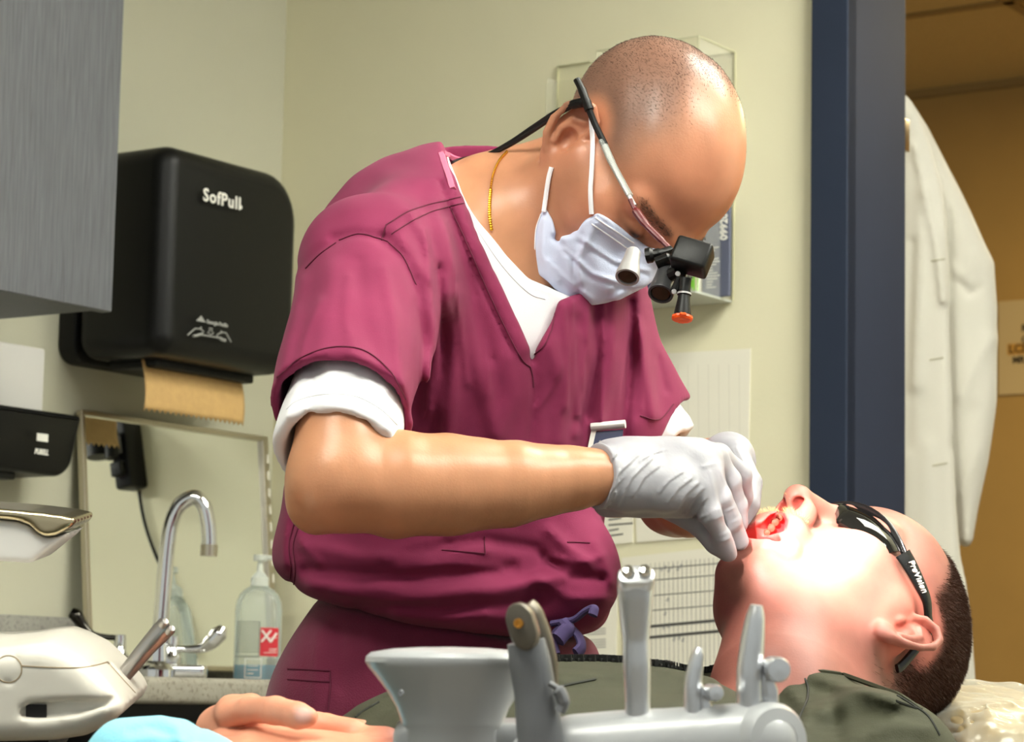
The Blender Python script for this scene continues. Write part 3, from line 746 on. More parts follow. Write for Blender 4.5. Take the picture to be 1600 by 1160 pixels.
# ------------------------------------------------------------------ people: shared head and skin
def skin_mat(name, var=.05, rough=.37):
    m = mat(name, (200, 140, 100), rough, spec=.45, attr='Col', var=var, vscale=60, bump=.07, bscale=480, sss=.12)
    return m
LIP_UP = [(-.029, .080, -.077), (-.017, .094, -.079), (0, .099, -.080), (.017, .094, -.079), (.029, .080, -.077)]
LIP_LO = [(-.029, .078, -.081), (-.017, .085, -.0945), (0, .0885, -.099), (.017, .085, -.0945), (.029, .078, -.081)]
def head_ops(S, C, R, jaw=0., open_=False, ears=(1, -1), flat=0., esc=1., flare=.42, ex=.0765, ez=-.001):
    """S gets the head; R columns are right, forward, up; C is the point midway between the ears."""
    T = lambda fn: In(fn, C, R)
    add = lambda fn, k: S.add(T(fn), k)
    ca, sa = math.cos(jaw), math.sin(jaw); H = A(0, .005, -.005)
    def J(x, y, z):                                # lower-jaw point turned about the jaw joint
        y, z = y - H[1], z - H[2]; return A(x, H[1] + y * ca + z * sa, H[2] + z * ca - y * sa)
    add(Ell((0, -.015, .046), (.0755, .098, .084)), .01)
    add(Ell((0, .03, .04), (.066, .063, .062)), .025)
    add(Ell((0, .036, -.022), (.062, .054, .07)), .025)
    for s in (1, -1):
        add(Ball((s * .043, .056, -.016), .026), .02)
        add(Cone((s * .055, .05, -.008), (s * .068, .01, -.003), .013, .012), .018)
        add(Cone(J(s * .052, .0, -.045), J(s * .03, .055, -.096) if not open_ else J(s * .019, .066, -.083), .02, .016 if open_ else .019), .018 if open_ else .028)
        add(Cone((s * .058, .012, -.02), J(s * .05, .012, -.06), .02, .018), .03)
        add(Cone((s * .046, .072, .025), (s * .012, .089, .021), .010, .011), .015)
    cy, cz = (.087, -.085) if open_ else (.068, -.098)
    add(Cone(J(-.013, cy, cz), J(.013, cy, cz), .0195), .015)
    add(Ell(J(0, .03, -.072), (.045, .045, .03)), .02)
    if open_: 
        for s in (1, -1): add(Cone((s * .047, .045, -.035), J(s * .036, .048, -.08), .017, .017), .03)
    for s in (1, -1):
        S.sub(T(Ball((s * .031, .103, .004), .0175)), .014)
        add(Ell((s * .031, .0765, .003), (.0145, .0145, .012)), .004)
    add(Cone((0, .09, .014), (0, .115 - flat, -.028), .0085, .0115), .012)
    add(Ball((0, .117 - flat, -.031), .0115), .006)
    for s in (1, -1): add(Ell((s * .0125, .104 - flat, -.035), (.0095, .012, .009)), .006)
    add(Ell((0, .091 if open_ else .084, -.064 if open_ else -.062), (.034, .021, .02)), .018)
    for s in (1, -1): S.sub(T(Ell((s * .0085, .1125, -.0385) if open_ else (s * .0072, .109 - flat, -.0445), (.0048, .006, .0085))), .002)
    cav = None
    if open_:
        up = LIP_UP; lo = LIP_LO
        mid = [tuple((A(*a) + A(*b)) / 2) for a, b in zip(up, lo)]
        m0 = A(*mid[2])
        hgt = np.linalg.norm(A(*up[2]) - A(*lo[2])) / 2
        fwd = nrm(np.cross(A(1, 0, 0), A(*up[2]) - A(*lo[2]))); fwd = fwd if fwd[1] > 0 else -fwd
        upv = nrm(A(*up[2]) - A(*lo[2]))
        cav = T(Ell(m0 - fwd * .012, (.0265, .042, hgt * .9), np.stack([A(1, 0, 0), fwd, upv], 1)))
        add(Chain(up, [.004, .0055, .006, .0055, .004], .004), .008)
        add(Chain(lo, [.004, .006, .007, .006, .004], .004), .008)
        S.sub(cav, .003)
    else:
        add(Chain([(-.024, .09, -.072), (0, .102, -.068), (.024, .09, -.072)], [.003, .0055, .003]), .006)
        add(Chain([(-.022, .088, -.078), (0, .1, -.079), (.022, .088, -.078)], [.003, .006, .003]), .006)
    # ears
    for s in ears:
        a = nrm(A(0, -.22, 1)); b = A(s * flare, -(1 - flare ** 2) ** .5, 0); b = nrm(b - a * (a @ b)); n = np.cross(a, b); n = n if n[0] * s > 0 else -n
        E0 = A(s * ex, -.004, ez); RE = np.stack([b, a, n], 1); C2 = C + R @ E0; R2 = R @ RE
        e = lambda fn: Scl(In(fn, C2, R2), C2, esc)
        S.add(e(Cone((.004, -.001, -.013), (.009, 0, -.003), .013, .010)), .006)
        S.add(e(Ell((.0095, .001, .0), (.017, .031, .0034))), .004)
        hx = [(-.003, .0, .003), (-.0075, .014, .004), (-.003, .027, .0055), (.008, .0335, .0065), (.0195, .03, .0065), (.027, .017, .0065), (.0275, .0, .006), (.0225, -.014, .005), (.014, -.025, .003)]
        S.add(e(Chain(hx, [.0026, .0033, .0038, .004, .0041, .004, .0038, .0036, .0032], .001)), .002)
        S.add(e(Ell((.006, -.029, .001), (.009, .0095, .0042))), .005)
        S.sub(e(Ell((.005, -.005, .0065), (.0095, .0125, .0095))), .002)
        S.sub(e(Chain([(.001, .022, .006), (.010, .027, .006), (.0185, .022, .006), (.0215, .008, .006), (.0185, -.008, .006)], [.003, .0032, .003, .0026, .002], .001)), .002)
        S.add(e(Chain([(.004, .018, .002), (.0145, .012, .003), (.0165, -.002, .003), (.0125, -.015, .003)], [.0026, .0032, .0032, .003], .001)), .002)
        S.add(e(Ell((-.004, -.005, .004), (.0036, .0055, .004))), .003)
    return cav, J
class Scl:
    def __init__(s, fn, c, k): s.fn, s.c, s.k = fn, np.asarray(c, np.float32), k
    def __call__(s, P): return s.fn(s.c + (P - s.c) / s.k) * s.k
sm = lambda a, b, x: (lambda t: t * t * (3 - 2 * t))(np.clip((x - a) / (b - a), 0, 1))
lin = lambda *c: np.array(srgb(*c)[:3])
def mixc(c, d, t): return c * (1 - t[:, None]) + d * t[:, None]
class Clip:                                        # fn kept on the side of a plane that n points away from
    def __init__(s, fn, p, n, k=.003): s.fn, s.p, s.n, s.k = fn, np.asarray(p, np.float32), nrm(n).astype(np.float32), k
    def __call__(s, P): return -smin(-s.fn(P), -((P - s.p) @ s.n), s.k)
def strands(V, F, weight, direc, n, length, width, seed=1, lift=.3):
    """many short tapered hairs rooted on a surface; weight is per vertex, direc(P) the way they lie"""
    r = np.random.default_rng(seed); F = np.asarray(F)
    a, b, c = V[F[:, 0]], V[F[:, 1]], V[F[:, 2]]; d4 = V[F[:, 3]]
    N = np.cross(c - a, d4 - b); ar = np.linalg.norm(N, axis=1); N /= ar[:, None] + 1e-15
    p = ar * weight[F].mean(1); p /= p.sum(); k = r.choice(len(F), n, p=p)
    u, v = r.random((n, 1)), r.random((n, 1))
    P = (a[k] * (1 - u) + b[k] * u) * (1 - v) + (d4[k] * (1 - u) + c[k] * u) * v
    D = direc(P); D = D - N[k] * (D * N[k]).sum(1)[:, None]; D /= np.linalg.norm(D, axis=1)[:, None] + 1e-9
    D = D * (1 - lift) + N[k] * lift + r.normal(size=(n, 3)) * .16; D /= np.linalg.norm(D, axis=1)[:, None]
    L = length * r.uniform(.6, 1.15, (n, 1)); W = np.cross(D, r.normal(size=(n, 3))); W /= np.linalg.norm(W, axis=1)[:, None]; W *= width
    Q = np.stack([P - W - N[k] * .0008, P + W - N[k] * .0008, P + D * L * .6 + N[k] * 0 + W * .7, P + D * L + D * 0], 1)
    return Q.reshape(-1, 3), (np.arange(n)[:, None] * 4 + np.array([0, 1, 2, 3])).tolist()

# ------------------------------------------------------------------ the dentist
skin_mat('skin_tan')
HD = at(973, 268, 2.42)
_q = np.array([[-.57745, .28764, .76408], [.42473, -.69343, .58203], [.69725, .66063, .27825]])
_t = math.radians(12); _q = np.stack([_q[0], math.cos(_t) * _q[1] - math.sin(_t) * _q[2], math.cos(_t) * _q[2] + math.sin(_t) * _q[1]])
RD = CM @ _q.T                                      # columns right, forward, up in the world
hd = lambda x, y, z: HD + RD @ A(x, y, z)
dentist = thing('person', at(690, 1000, 2.45) * A(1, 1, 0), 'person in maroon scrubs with a face mask bending over the reclining person', 'person')
S = SDF(); head_ops(S, HD, RD, flat=.014)
S.add(Cone(at(775, 360, 2.47), at(915, 275, 2.455), .064, .051), .02)
S.add(Cone(at(750, 352, 2.46), at(610, 415, 2.29), .038, .035), .02)
S.add(Cone(at(790, 370, 2.46), at(900, 490, 2.5), .035, .035), .02)
S.add(Cone(at(780, 380, 2.45), at(700, 860, 2.46), .085, .095), .03)
# right arm (nearer the viewer)
S.add(Chain([at(585, 425, 2.26), at(548, 560, 2.14), at(530, 680, 2.075), at(527, 750, 2.06)], [.034, .034, .0345, .0355], .004), .01)
S.add(Chain([at(524, 752, 2.06), at(620, 757, 2.075), at(700, 758, 2.09), at(800, 756, 2.105), at(890, 747, 2.125), at(950, 744, 2.135)], [.0365, .043, .041, .035, .027, .0225], .004), .02)
S.add(Cone(at(484, 800, 2.062), at(515, 775, 2.058), .0135, .021), .022)
# left arm
S.add(Chain([at(905, 490, 2.5), at(985, 640, 2.5), at(1055, 775, 2.46)], [.03, .03, .033], .02), .02)
S.add(Chain([at(1055, 775, 2.46), at(1080, 772, 2.42), at(1110, 745, 2.36), at(1125, 728, 2.33)], [.036, .036, .03, .026], .02), .02)
# hands (inside their gloves)
def rh_ops(S, g, k=.004):
    W = at(945, 742, 2.14)
    mc = [(1122, 714, 2.212), (1114, 718, 2.188), (1106, 738, 2.163), (1092, 765, 2.153)]
    for i, m in enumerate(mc):
        S.add(Chain([at(978, 724 + 12.5 * i, 2.163 - .008 * i), at((975 + m[0]) / 2 + 6, 725 + 14 * i, 2.165 - .008 * i + .003), at(*m)], [.0175 + g, .015 + g, .0112 + g], .01), .014)
    S.add(RBox(at(1020, 750, 2.17), (.05, .032, .012), CM, .012), .02)
    f = [[(1122, 714, 2.212), (1155, 742, 2.228), (1160, 776, 2.238), (1152, 806, 2.24)],
         [(1114, 718, 2.188), (1139, 752, 2.197), (1150, 788, 2.21), (1152, 820, 2.216)],
         [(1106, 738, 2.163), (1125, 777, 2.166), (1142, 815, 2.182), (1155, 846, 2.197)],
         [(1092, 765, 2.153), (1110, 803, 2.152), (1126, 837, 2.163), (1138, 865, 2.176)],
         [(985, 760, 2.185), (1055, 790, 2.205), (1098, 822, 2.19), (1117, 848, 2.178)]]
    rr = [(.0105, .0093, .0085, .0073), (.0108, .0096, .0087, .0075), (.0104, .0092, .0083, .0072), (.0098, .0086, .0077, .0066), (.018, .0125, .0105, .0088)]
    for p, r in zip(f, rr): S.add(Chain([at(*q) for q in p], [a + g for a in r], .003), k if p is not f[4] else .012)
def lh_ops(S, g, k=.006):
    mc = [(1148, 712, 2.30), (1144, 714, 2.322), (1138, 720, 2.342), (1132, 730, 2.358)]
    for i, m in enumerate(mc): S.add(Cone(at(1122 - i * 2, 736 + i * 4, 2.32 + .01 * i), at(*m), .016 + g, .0115 + g), .014)
    f = [[mc[0], (1172, 755, 2.275), (1170, 790, 2.258), (1158, 816, 2.252)], [mc[1], (1166, 765, 2.295), (1162, 800, 2.275), (1152, 824, 2.266)],
         [mc[2], (1152, 775, 2.315), (1148, 806, 2.30), (1140, 826, 2.29)], [mc[3], (1138, 780, 2.335), (1134, 805, 2.325), (1128, 822, 2.315)],
         [(1118, 738, 2.315), (1140, 752, 2.285), (1156, 776, 2.268), (1160, 800, 2.258)]]
    rr = [(.0118, .0102, .009, .0078), (.0118, .0102, .009, .0078), (.0112, .0097, .0086, .0074), (.0105, .0088, .0078, .0068), (.015, .0115, .010, .0085)]
    for p, r in zip(f, rr): S.add(Chain([at(*q) for q in p], [a + g for a in r], .003), k)
rh_ops(S, -.0022); lh_ops(S, -.0022)
S.disp(Noise3(.0006, 60, 3))
V, F = S.mesh(*VBOX(420, 40, 1210, 900, 2.0, 2.6), .0017, 1)
L = (V - HD) @ RD; x, y, z = L.T
base = lin(186, 132, 98); c = np.tile(base, (len(V), 1))
inhead = sm(.16, .12, np.linalg.norm(L - A(0, .0, .03), axis=1))
red = np.exp(-((np.abs(x) - .08) / .012) ** 2) * sm(.05, .03, np.hypot(y + .012, z)) * (np.abs(x) > .066)
c = mixc(c, lin(200, 104, 80), .7 * red)
c = mixc(c, lin(184, 128, 98), .8 * inhead); c = mixc(c, lin(198, 124, 94), .4 * inhead * sm(.03, .08, y))
scal = sm(-.005, .03, z + .35 * (-.01 - y)) * sm(.07, .015, y + .55 * np.maximum(z - .05, 0) - .01 * np.sin(z * 90)) * inhead * (1 - np.clip(red * 1.5, 0, 1))
c = mixc(c, lin(92, 74, 68), .72 * scal)
br = np.exp(-((z - .027 - .14 * (.032 - np.abs(x)) * (np.abs(x) > .032) * -1) / .0042) ** 2) * sm(.006, .014, np.abs(x)) * sm(.058, .048, np.abs(x)) * (y > .05)
c = mixc(c, lin(70, 48, 40), .5 * br)
ey = np.exp(-(((np.abs(x) - .031) / .013) ** 2 + ((z - .0025) / .0035) ** 2)) * (y > .06)
c = mixc(c, lin(40, 26, 22), np.clip(1.1 * ey, 0, 1))
body_d = mesh_obj('body', V, F, MATS['skin_tan'], dentist, col=c)
T_body = bvh(V, F)
DV, DF_ = V, F
hw_ = scal * (L[:, 2] > .0)
mat('hair_black', (64, 55, 50), .5)
hv, hf = strands(V, F, hw_ ** 1.2 + 1e-9, lambda P: RD @ A(0, -.6, -.5) + 0 * P, 18000, .003, .00005, 2, .1)
mesh_obj('hair', hv, hf, MATS['hair_black'], dentist, smooth=False)
bw = br * (br > .15); hv, hf = strands(V, F, bw + 1e-9, lambda P: np.sign(((P - HD) @ RD)[:, :1]) * (RD @ A(1, -.25, .1))[None], 700, .007, .00013, 5, .2)
mesh_obj('eyebrows', hv, hf, MATS['hair_black'], dentist, smooth=False)

# gloves
mat('glove', (160, 159, 165), .42, spec=.4, sss=.05, bump=.1, bscale=300)
def glove(name, ops, cuff, wr, lo, hi, h):
    S = SDF(); ops(S, .0008, .005)
    for fn, k in cuff: S.add(fn, k)
    S.disp(Folds(wr)).disp(Noise3(.0005, 110, 8))
    V, F = S.mesh(lo, hi, h, 1)
    return mesh_obj(name, V, F, MATS['glove'], dentist), V, F
ca_, cb_ = at(934, 744, 2.133), at(985, 746, 2.15); ax_ = nrm(cb_ - ca_)
cuffs = [(Clip(Cone(ca_ - ax_ * .02, cb_, .0262, .0262), ca_, -ax_), .01), (Clip(Clip(Cone(ca_ - ax_ * .02, cb_, .0278), ca_, -ax_, .001), ca_ + ax_ * .0035, ax_, .001), .002)]
wr = []
for x0, y0, x1, y1, c_ in ((944, 792, 972, 748, 5), (950, 785, 1000, 708, 14), (948, 735, 968, 702, 3), (965, 790, 1020, 715, 10), (990, 775, 1030, 728, 8), (1030, 770, 1066, 738, 5), (1044, 786, 1080, 748, 5), (1058, 796, 1090, 756, 5), (1070, 804, 1098, 764, 4), (1082, 808, 1102, 780, 3), (1000, 720, 1035, 704, 3), (1092, 812, 1104, 806, 2)):
    wr.append(([(x0, y0), ((x0 + x1) / 2 - c_ * .6, (y0 + y1) / 2 - c_ * .5), (x1, y1)], 2.4, .0011)); wr.append(([(x0 + 4, y0 + 1), ((x0 + x1) / 2 - c_ * .6 + 4, (y0 + y1) / 2 - c_ * .5 + 1), (x1 + 3, y1 + 2)], 2.2, -.0007))
for x0, y0, x1, y1 in ((1112, 800, 1124, 795), (1116, 812, 1130, 806), (1124, 838, 1138, 832), (1128, 847, 1141, 841), (1134, 800, 1148, 794), (1142, 818, 1154, 812), (1098, 730, 1118, 724)): wr.append(([(x0, y0), (x1, y1)], 1.8, .0006))
wr += [([(1110, 738), (1118, 775), (1130, 812)], 2.5, .0006), ([(1126, 735), (1138, 770), (1148, 805)], 2.5, .0006)]
gl_, GV, GF = glove('glove', rh_ops, cuffs, wr, *VBOX(915, 670, 1190, 890, 2.08, 2.3, .01), .0012)
T_glove = bvh(GV, GF)
wr2 = [([(1150, 700), (1165, 730), (1172, 760)], 2.5, .0012), ([(1144, 702), (1156, 730)], 2.5, .0012), ([(1160, 795), (1168, 800)], 2, .0007)]
lc, lcb = at(1108, 748, 2.36), at(1135, 722, 2.32); ax2 = nrm(lcb - lc)
glove('glove', lh_ops, [(Clip(Cone(lc - ax2 * .02, lcb, .0305, .027), lc, -ax2), .01)], wr2, *VBOX(1060, 660, 1200, 860, 2.2, 2.42, .01), .0015)

# scrub top
NT = cv(.55, -.12, .83); NT = nrm(NT); TT = cv(.15, .98, -.05); TT = nrm(TT - NT * (TT @ NT)); ST = np.cross(NT, TT)
RT = np.stack([ST, NT, TT], 1)
arm_a, arm_b = at(588, 425, 2.26), at(533, 645, 2.10); arm_x = nrm(arm_b - arm_a)
la, lb = at(905, 488, 2.5), at(1004, 664, 2.5); lx = nrm(lb - la)
def top_ops(S, g, sleeve=True):
    S.add(Ell(at(735, 575, 2.43), (.165 + g, .122 + g, .19), RT), .02)
    S.add(Ell(at(697, 825, 2.44), (.158 + g, .132 + g, .155), RT), .05)
    S.add(Cone(at(735, 335, 2.47), at(582, 412, 2.28), .055 + g, .058 + g), .05)
    S.add(Cone(at(790, 350, 2.48), at(900, 470, 2.5), .055 + g, .062 + g), .05)
    S.add(Ell(at(690, 430, 2.49), (.14 + g, .10 + g, .12), RT), .05)
    if sleeve:
        S.add(Clip(Cone(arm_a, arm_b + arm_x * .03, .0605 + g, .0600 + g), arm_b, arm_x), .035)
        S.add(Clip(Cone(la, lb + lx * .03, .059 + g, .0525 + g), lb, lx), .03)
class Shell:
    def __init__(s, a, b, k=.003): s.a, s.b, s.k = a, b, k
    def __call__(s, P): return -smin(-s.a(P), s.b(P), s.k)
class Vneck:
    def __init__(s, poly, dmax): s.p, s.d = poly, dmax
    def __call__(s, P):
        x, y, d = proj(np.asarray(P, np.float64)); s_ = poly_sd(x, y, s.p) * d / FPX; return (np.maximum(s_, d - s.d) if s.d > 0 else s_).astype(np.float32)
vpoly = [(692, 225), (703, 262), (722, 312), (745, 370), (772, 430), (803, 495), (831, 557), (848, 532), (862, 500), (872, 470), (960, 440), (960, 180), (800, 150)]
S = SDF(); top_ops(S, 0.)
S.add(Ell(at(698, 908, 2.44), (.166, .138, .06), RT), .04)
S.add(Ell(at(912, 898, 2.37), (.03, .035, .04)), .05)
S.cut(lambda P: -((P - at(700, 968, 2.44)) @ TT.astype(np.float32)), .03)
S.sub(Vneck(vpoly, 2.50), .006)
band = [(705, 280), (726, 335), (752, 400), (785, 475), (818, 545)]
fl_ = [
 ([(600, 372), (635, 405), (655, 460), (660, 540), (650, 640)], 14, -.006), ([(628, 380), (662, 430), (678, 520), (672, 640)], 15, .005),
 ([(520, 372), (560, 365), (600, 374)], 7, -.0035), ([(470, 420), (500, 390), (530, 378)], 7, -.002),
 ([(684, 320), (705, 420), (712, 540), (700, 680)], 14, .007), ([(700, 330), (735, 440), (765, 560)], 9, -.004), ([(722, 460), (742, 560), (775, 680)], 12, .004),
 ([(683, 420), (688, 540), (680, 680)], 7, -.004), ([(790, 560), (800, 620), (780, 690)], 15, .003), ([(832, 560), (836, 620), (830, 690)], 8, -.004),
 ([(860, 540), (880, 600), (875, 690)], 14, .004), ([(900, 500), (915, 590), (905, 660)], 10, -.004),
 ([(470, 440), (450, 520), (440, 590)], 12, .003), ([(520, 420), (505, 500), (500, 570)], 20, .003), ([(560, 410), (570, 500), (600, 600)], 12, -.002), ([(600, 420), (618, 500), (628, 600)], 10, .003),
 ([(475, 850), (560, 872), (660, 876), (760, 860)], 12, .004), ([(480, 892), (560, 900), (680, 905), (800, 888)], 11, -.006), ([(490, 915), (640, 930), (780, 922), (880, 900)], 13, .006),
 ([(560, 945), (700, 952), (840, 945)], 10, -.004), ([(620, 960), (700, 968), (760, 960)], 8, .003), ([(700, 850), (760, 845), (840, 858)], 9, -.004),
 ([(860, 830), (890, 860), (920, 880)], 10, .005), ([(850, 870), (890, 900), (940, 905)], 9, -.006), ([(930, 850), (945, 880), (955, 910)], 8, .003), ([(840, 905), (890, 935), (945, 935)], 9, .004),
 ([(440, 730), (450, 800), (445, 880)], 12, .004), ([(463, 800), (452, 850), (458, 930)], 5, -.003), ([(600, 870), (640, 850), (700, 838)], 10, .003),
 ([(985, 470), (985, 560), (975, 680)], 8, -.008), ([(1005, 520), (1012, 600), (1020, 650)], 9, .005), ([(960, 470), (958, 560), (940, 660)], 12, .006), ([(1028, 560), (1040, 610)], 6, -.003), ([(930, 470), (935, 560), (920, 650)], 8, -.005),
 ([(664, 360), (676, 430), (684, 520), (686, 640)], 5, .0035), ([(697, 345), (712, 430), (722, 520), (730, 600)], 5, .0035), ([(745, 470), (758, 540), (765, 620)], 5, .0025), ([(640, 330), (664, 380), (672, 440)], 5, .003), ([(905, 520), (912, 600), (900, 680)], 5, .003), ([(880, 480), (888, 560), (884, 640)], 5, .003), ([(500, 470), (480, 520), (468, 570)], 6, .002), ([(545, 430), (540, 500), (550, 545)], 6, .0018), ([(620, 890), (700, 880), (780, 888)], 6, .003), ([(520, 925), (600, 938), (680, 936)], 5, .003), ([(860, 870), (905, 880), (945, 868)], 5, .003), ([(450, 760), (470, 850), (500, 880)], 6, .003),
 ([(893, 470), (897, 560), (901, 650)], 4, .0028), ([(942, 480), (941, 560), (940, 660)], 4, .0028), ([(922, 470), (916, 540), (904, 650)], 4, .0024), ([(1000, 500), (1003, 570), (1002, 640)], 4, .0024), ([(878, 570), (860, 610), (836, 640)], 5, .0022),
 (band, 13, .0035), ([(x - 17, y + 6) for x, y in band], 3, -.0035),
 ([(430, 596), (470, 574), (520, 553), (570, 572), (610, 606), (632, 640)], 3.5, -.0018),
]
for x0, y0 in band[:-1]: fl_.append(([(x0 + 4, y0 + 8), (x0 + 16, y0 + 22)], 4, -.0015)); fl_.append(([(x0 + 14, y0 + 32), (x0 + 24, y0 + 44)], 4, -.0015))
S.add(Cone(at(925, 545, 2.455), at(962, 668, 2.44), .038, .04), .04)
S.add(Cone(at(640, 440, 2.33), at(652, 600, 2.33), .03, .03), .05)
F_a, F_b, F_c = Folds(fl_), Noise3(.0014, 28, 11), Noise3(.0006, 80, 12)
fold_all = lambda P: F_a(P) + F_b(P) + F_c(P)
S.disp(fold_all)
Tor = SDF(); top_ops(Tor, -.006, False)
class Hollow:
    def __init__(s, fn): s.fn = fn
    def __call__(s, P):
        v = s.fn(P); near = v < .03; o = v.copy()
        if near.any(): o[near] = np.maximum(v[near] + fold_all(P[near]), -Tor(P[near]))
        return o
S.sub(Hollow(Cone(arm_a + arm_x * .07, arm_b + arm_x * .05, .0520, .0520)), .002).sub(Hollow(Cone(la + lx * .05, lb + lx * .05, .0505, .0445)), .002)
mat('scrub', (128, 42, 76), .78, spec=.2, sheen=.06, bump=.14, bscale=1300, var=.07, vscale=14)
mat('stitch', (98, 28, 54), .85)
V, F = S.mesh(*VBOX(400, 200, 1120, 1010, 1.98, 2.66), .0030, 2)
scrub = mesh_obj('scrub_top', V, F, MATS['scrub'], dentist); T_scr = bvh(V, F)
def seam(name, lines, r, m, tree, parent, lift=.0006):
    for l in lines:
        P = on_surface(tree, l, lift)
        if len(P) > 2: G().tube(P, r, 5).build(name, m, parent)
seam('stitch', [[(603, 352), (640, 330), (680, 318), (719, 308)], [(612, 366), (650, 342), (690, 326), (724, 318)], [(530, 376), (560, 366), (588, 372), (606, 378)], [(478, 420), (500, 398), (525, 380)],
     [(606, 378), (630, 402), (650, 445)], [(603, 352), (596, 376)], [(433, 590), (470, 560), (520, 543), (570, 549), (612, 584), (634, 624)], [(702, 322), (722, 362), (750, 427), (785, 503), (814, 560), (828, 574)], [(828, 574), (832, 590), (833, 606)], [(834, 556), (850, 540), (862, 515), (868, 490)],
     [(463, 812), (452, 850), (455, 890), (449, 930)], [(470, 816), (459, 852), (462, 892), (456, 935)], [(690, 860), (725, 863), (758, 865)], [(758, 866), (757, 850), (757, 838)], [(886, 848), (905, 848), (922, 849)], [(1000, 650), (1030, 655), (1052, 632)]],
     .0006, MATS['stitch'], T_scr, scrub)
mat('scrub_trim', (206, 110, 140), .8)
seam('neck_trim', [[(690, 240), (697, 262), (708, 295)], [(692, 238), (712, 248), (735, 252)]], .0035, MATS['scrub_trim'], T_scr, scrub, -.001)

# white T-shirt
mat('tshirt', (222, 221, 224), .85, sheen=.1, bump=.15, bscale=1200)
tcol = [(694, 225), (703, 258), (722, 300), (748, 345), (788, 400), (826, 436), (856, 448), (905, 470), (960, 300), (850, 150)]
ta, tb_ = at(560, 560, 2.17), at(524, 712, 2.07); tx = nrm(tb_ - ta); ta2 = at(925, 550, 2.5); tb2 = at(1016, 706, 2.485); tx2 = nrm(tb2 - ta2)
S = SDF(); top_ops(S, -.016, False)
S.add(Cone(at(775, 375, 2.465), at(812, 345, 2.465), .078, .069), .02)
S.add(Cone(at(790, 560, 2.425), at(822, 470, 2.425), .078, .066), .03)
S.cut(lambda P: -((P - at(735, 700, 2.43)) @ TT.astype(np.float32)), .01)
S.sub(Vneck(tcol, 2.9), .003)
S.add(Shell(Clip(Cone(ta, tb_ + tx * .03, .0475, .0525), tb_, tx), Cone(ta - tx * .03, tb_ + tx * .06, .037, .0445)), .01)
S.add(Shell(Clip(Cone(ta2, tb2 + tx2 * .03, .046, .049), tb2, tx2), Cone(ta2 - tx2 * .03, tb2 + tx2 * .06, .036, .0405)), .01)
S.disp(Folds([([(470, 580), (450, 640), (440, 680)], 10, .003), ([(520, 570), (510, 640)], 12, .002), ([(560, 590), (575, 660)], 9, -.002), ([(495, 575), (480, 660)], 8, -.002), ([(600, 610), (610, 670)], 8, .002),
    ([(450, 622), (490, 612), (540, 615), (600, 640)], 3, -.001), ([(715, 300), (745, 355), (785, 412), (825, 450), (856, 462)], 3, -.0012), ([(1060, 640), (1050, 690)], 5, .003), ([(1030, 650), (1010, 690)], 5, -.003), ([(1075, 650), (1070, 695)], 4, .002)])).disp(Noise3(.001, 50, 4))
V, F = S.mesh(*VBOX(400, 200, 1120, 1010, 1.98, 2.66), .0030, 2)
tsh = mesh_obj('t_shirt', V, F, MATS['tshirt'], dentist); T_ts = bvh(V, F)
seam('stitch', [[(448, 640), (462, 628), (490, 619), (525, 616), (560, 621), (595, 640), (620, 664)], [(722, 318), (750, 366), (788, 420), (826, 458), (852, 468)]], .0005, mat('stitch_white', (206, 205, 208), .85), T_ts, tsh, .0002)

# trousers down to the floor, shoes
pel = at(690, 1050, 2.45); SH = A(ST[0], ST[1], 0); SH = nrm(SH); NH = A(NT[0], NT[1], 0); NH = nrm(NH)
S = SDF(); S.add(Ell(at(692, 1060, 2.45), (.148, .118, .15), RT), .02)
feet = []
for s in (1, -1):
    hip = pel + SH * s * .085 - ZZ * .05; an = A(hip[0], hip[1], .1) + SH * s * .03
    kn = (hip + an) / 2 + NH * .02
    S.add(Chain([hip, kn, an], [.095, .072, .062], .03), .05); feet.append(an)
S.cut(lambda P: (P - at(690, 958, 2.45)) @ TT.astype(np.float32), .01)
S.cut(lambda P: .045 - P[..., 2], .004)
S.disp(Folds([([(500, 985), (495, 1060), (490, 1120)], 9, .003), ([(530, 985), (535, 1080)], 9, -.003), ([(580, 985), (575, 1060)], 8, .002), ([(640, 985), (650, 1080)], 10, -.002), ([(450, 1050), (514, 1052), (515, 1120)], 3, -.0015)])).disp(Noise3(.0015, 30, 21))
V, F = S.mesh(pel - A(.35, .35, 1.1), pel + A(.35, .35, .25), .0045, 2)
tro = mesh_obj('trousers', V, F, mat('scrub_trousers', (112, 36, 64), .8, spec=.25, sheen=.2, bump=.35, bscale=700, var=.07, vscale=14), dentist); T_tro = bvh(V, F)
seam('stitch', [[(450, 1046), (480, 1047), (516, 1049)], [(450, 1062), (480, 1064), (516, 1066)], [(516, 1049), (516, 1080), (513, 1110)]], .0007, MATS['stitch'], T_tro, tro)
for an in feet:
    S = SDF(); S.add(Chain([A(an[0], an[1], .05) - NH * .03, A(an[0], an[1], .045) + NH * .06, A(an[0], an[1], .035) + NH * .14], [.045, .045, .036], .02))
    S.cut(lambda P: -P[..., 2] + .001, .004)
    V, F = S.mesh(an - A(.25, .25, .2), an + A(.25, .25, .1), .005, 2); mesh_obj('shoe', V, F, MATS['black_plastic'], dentist)
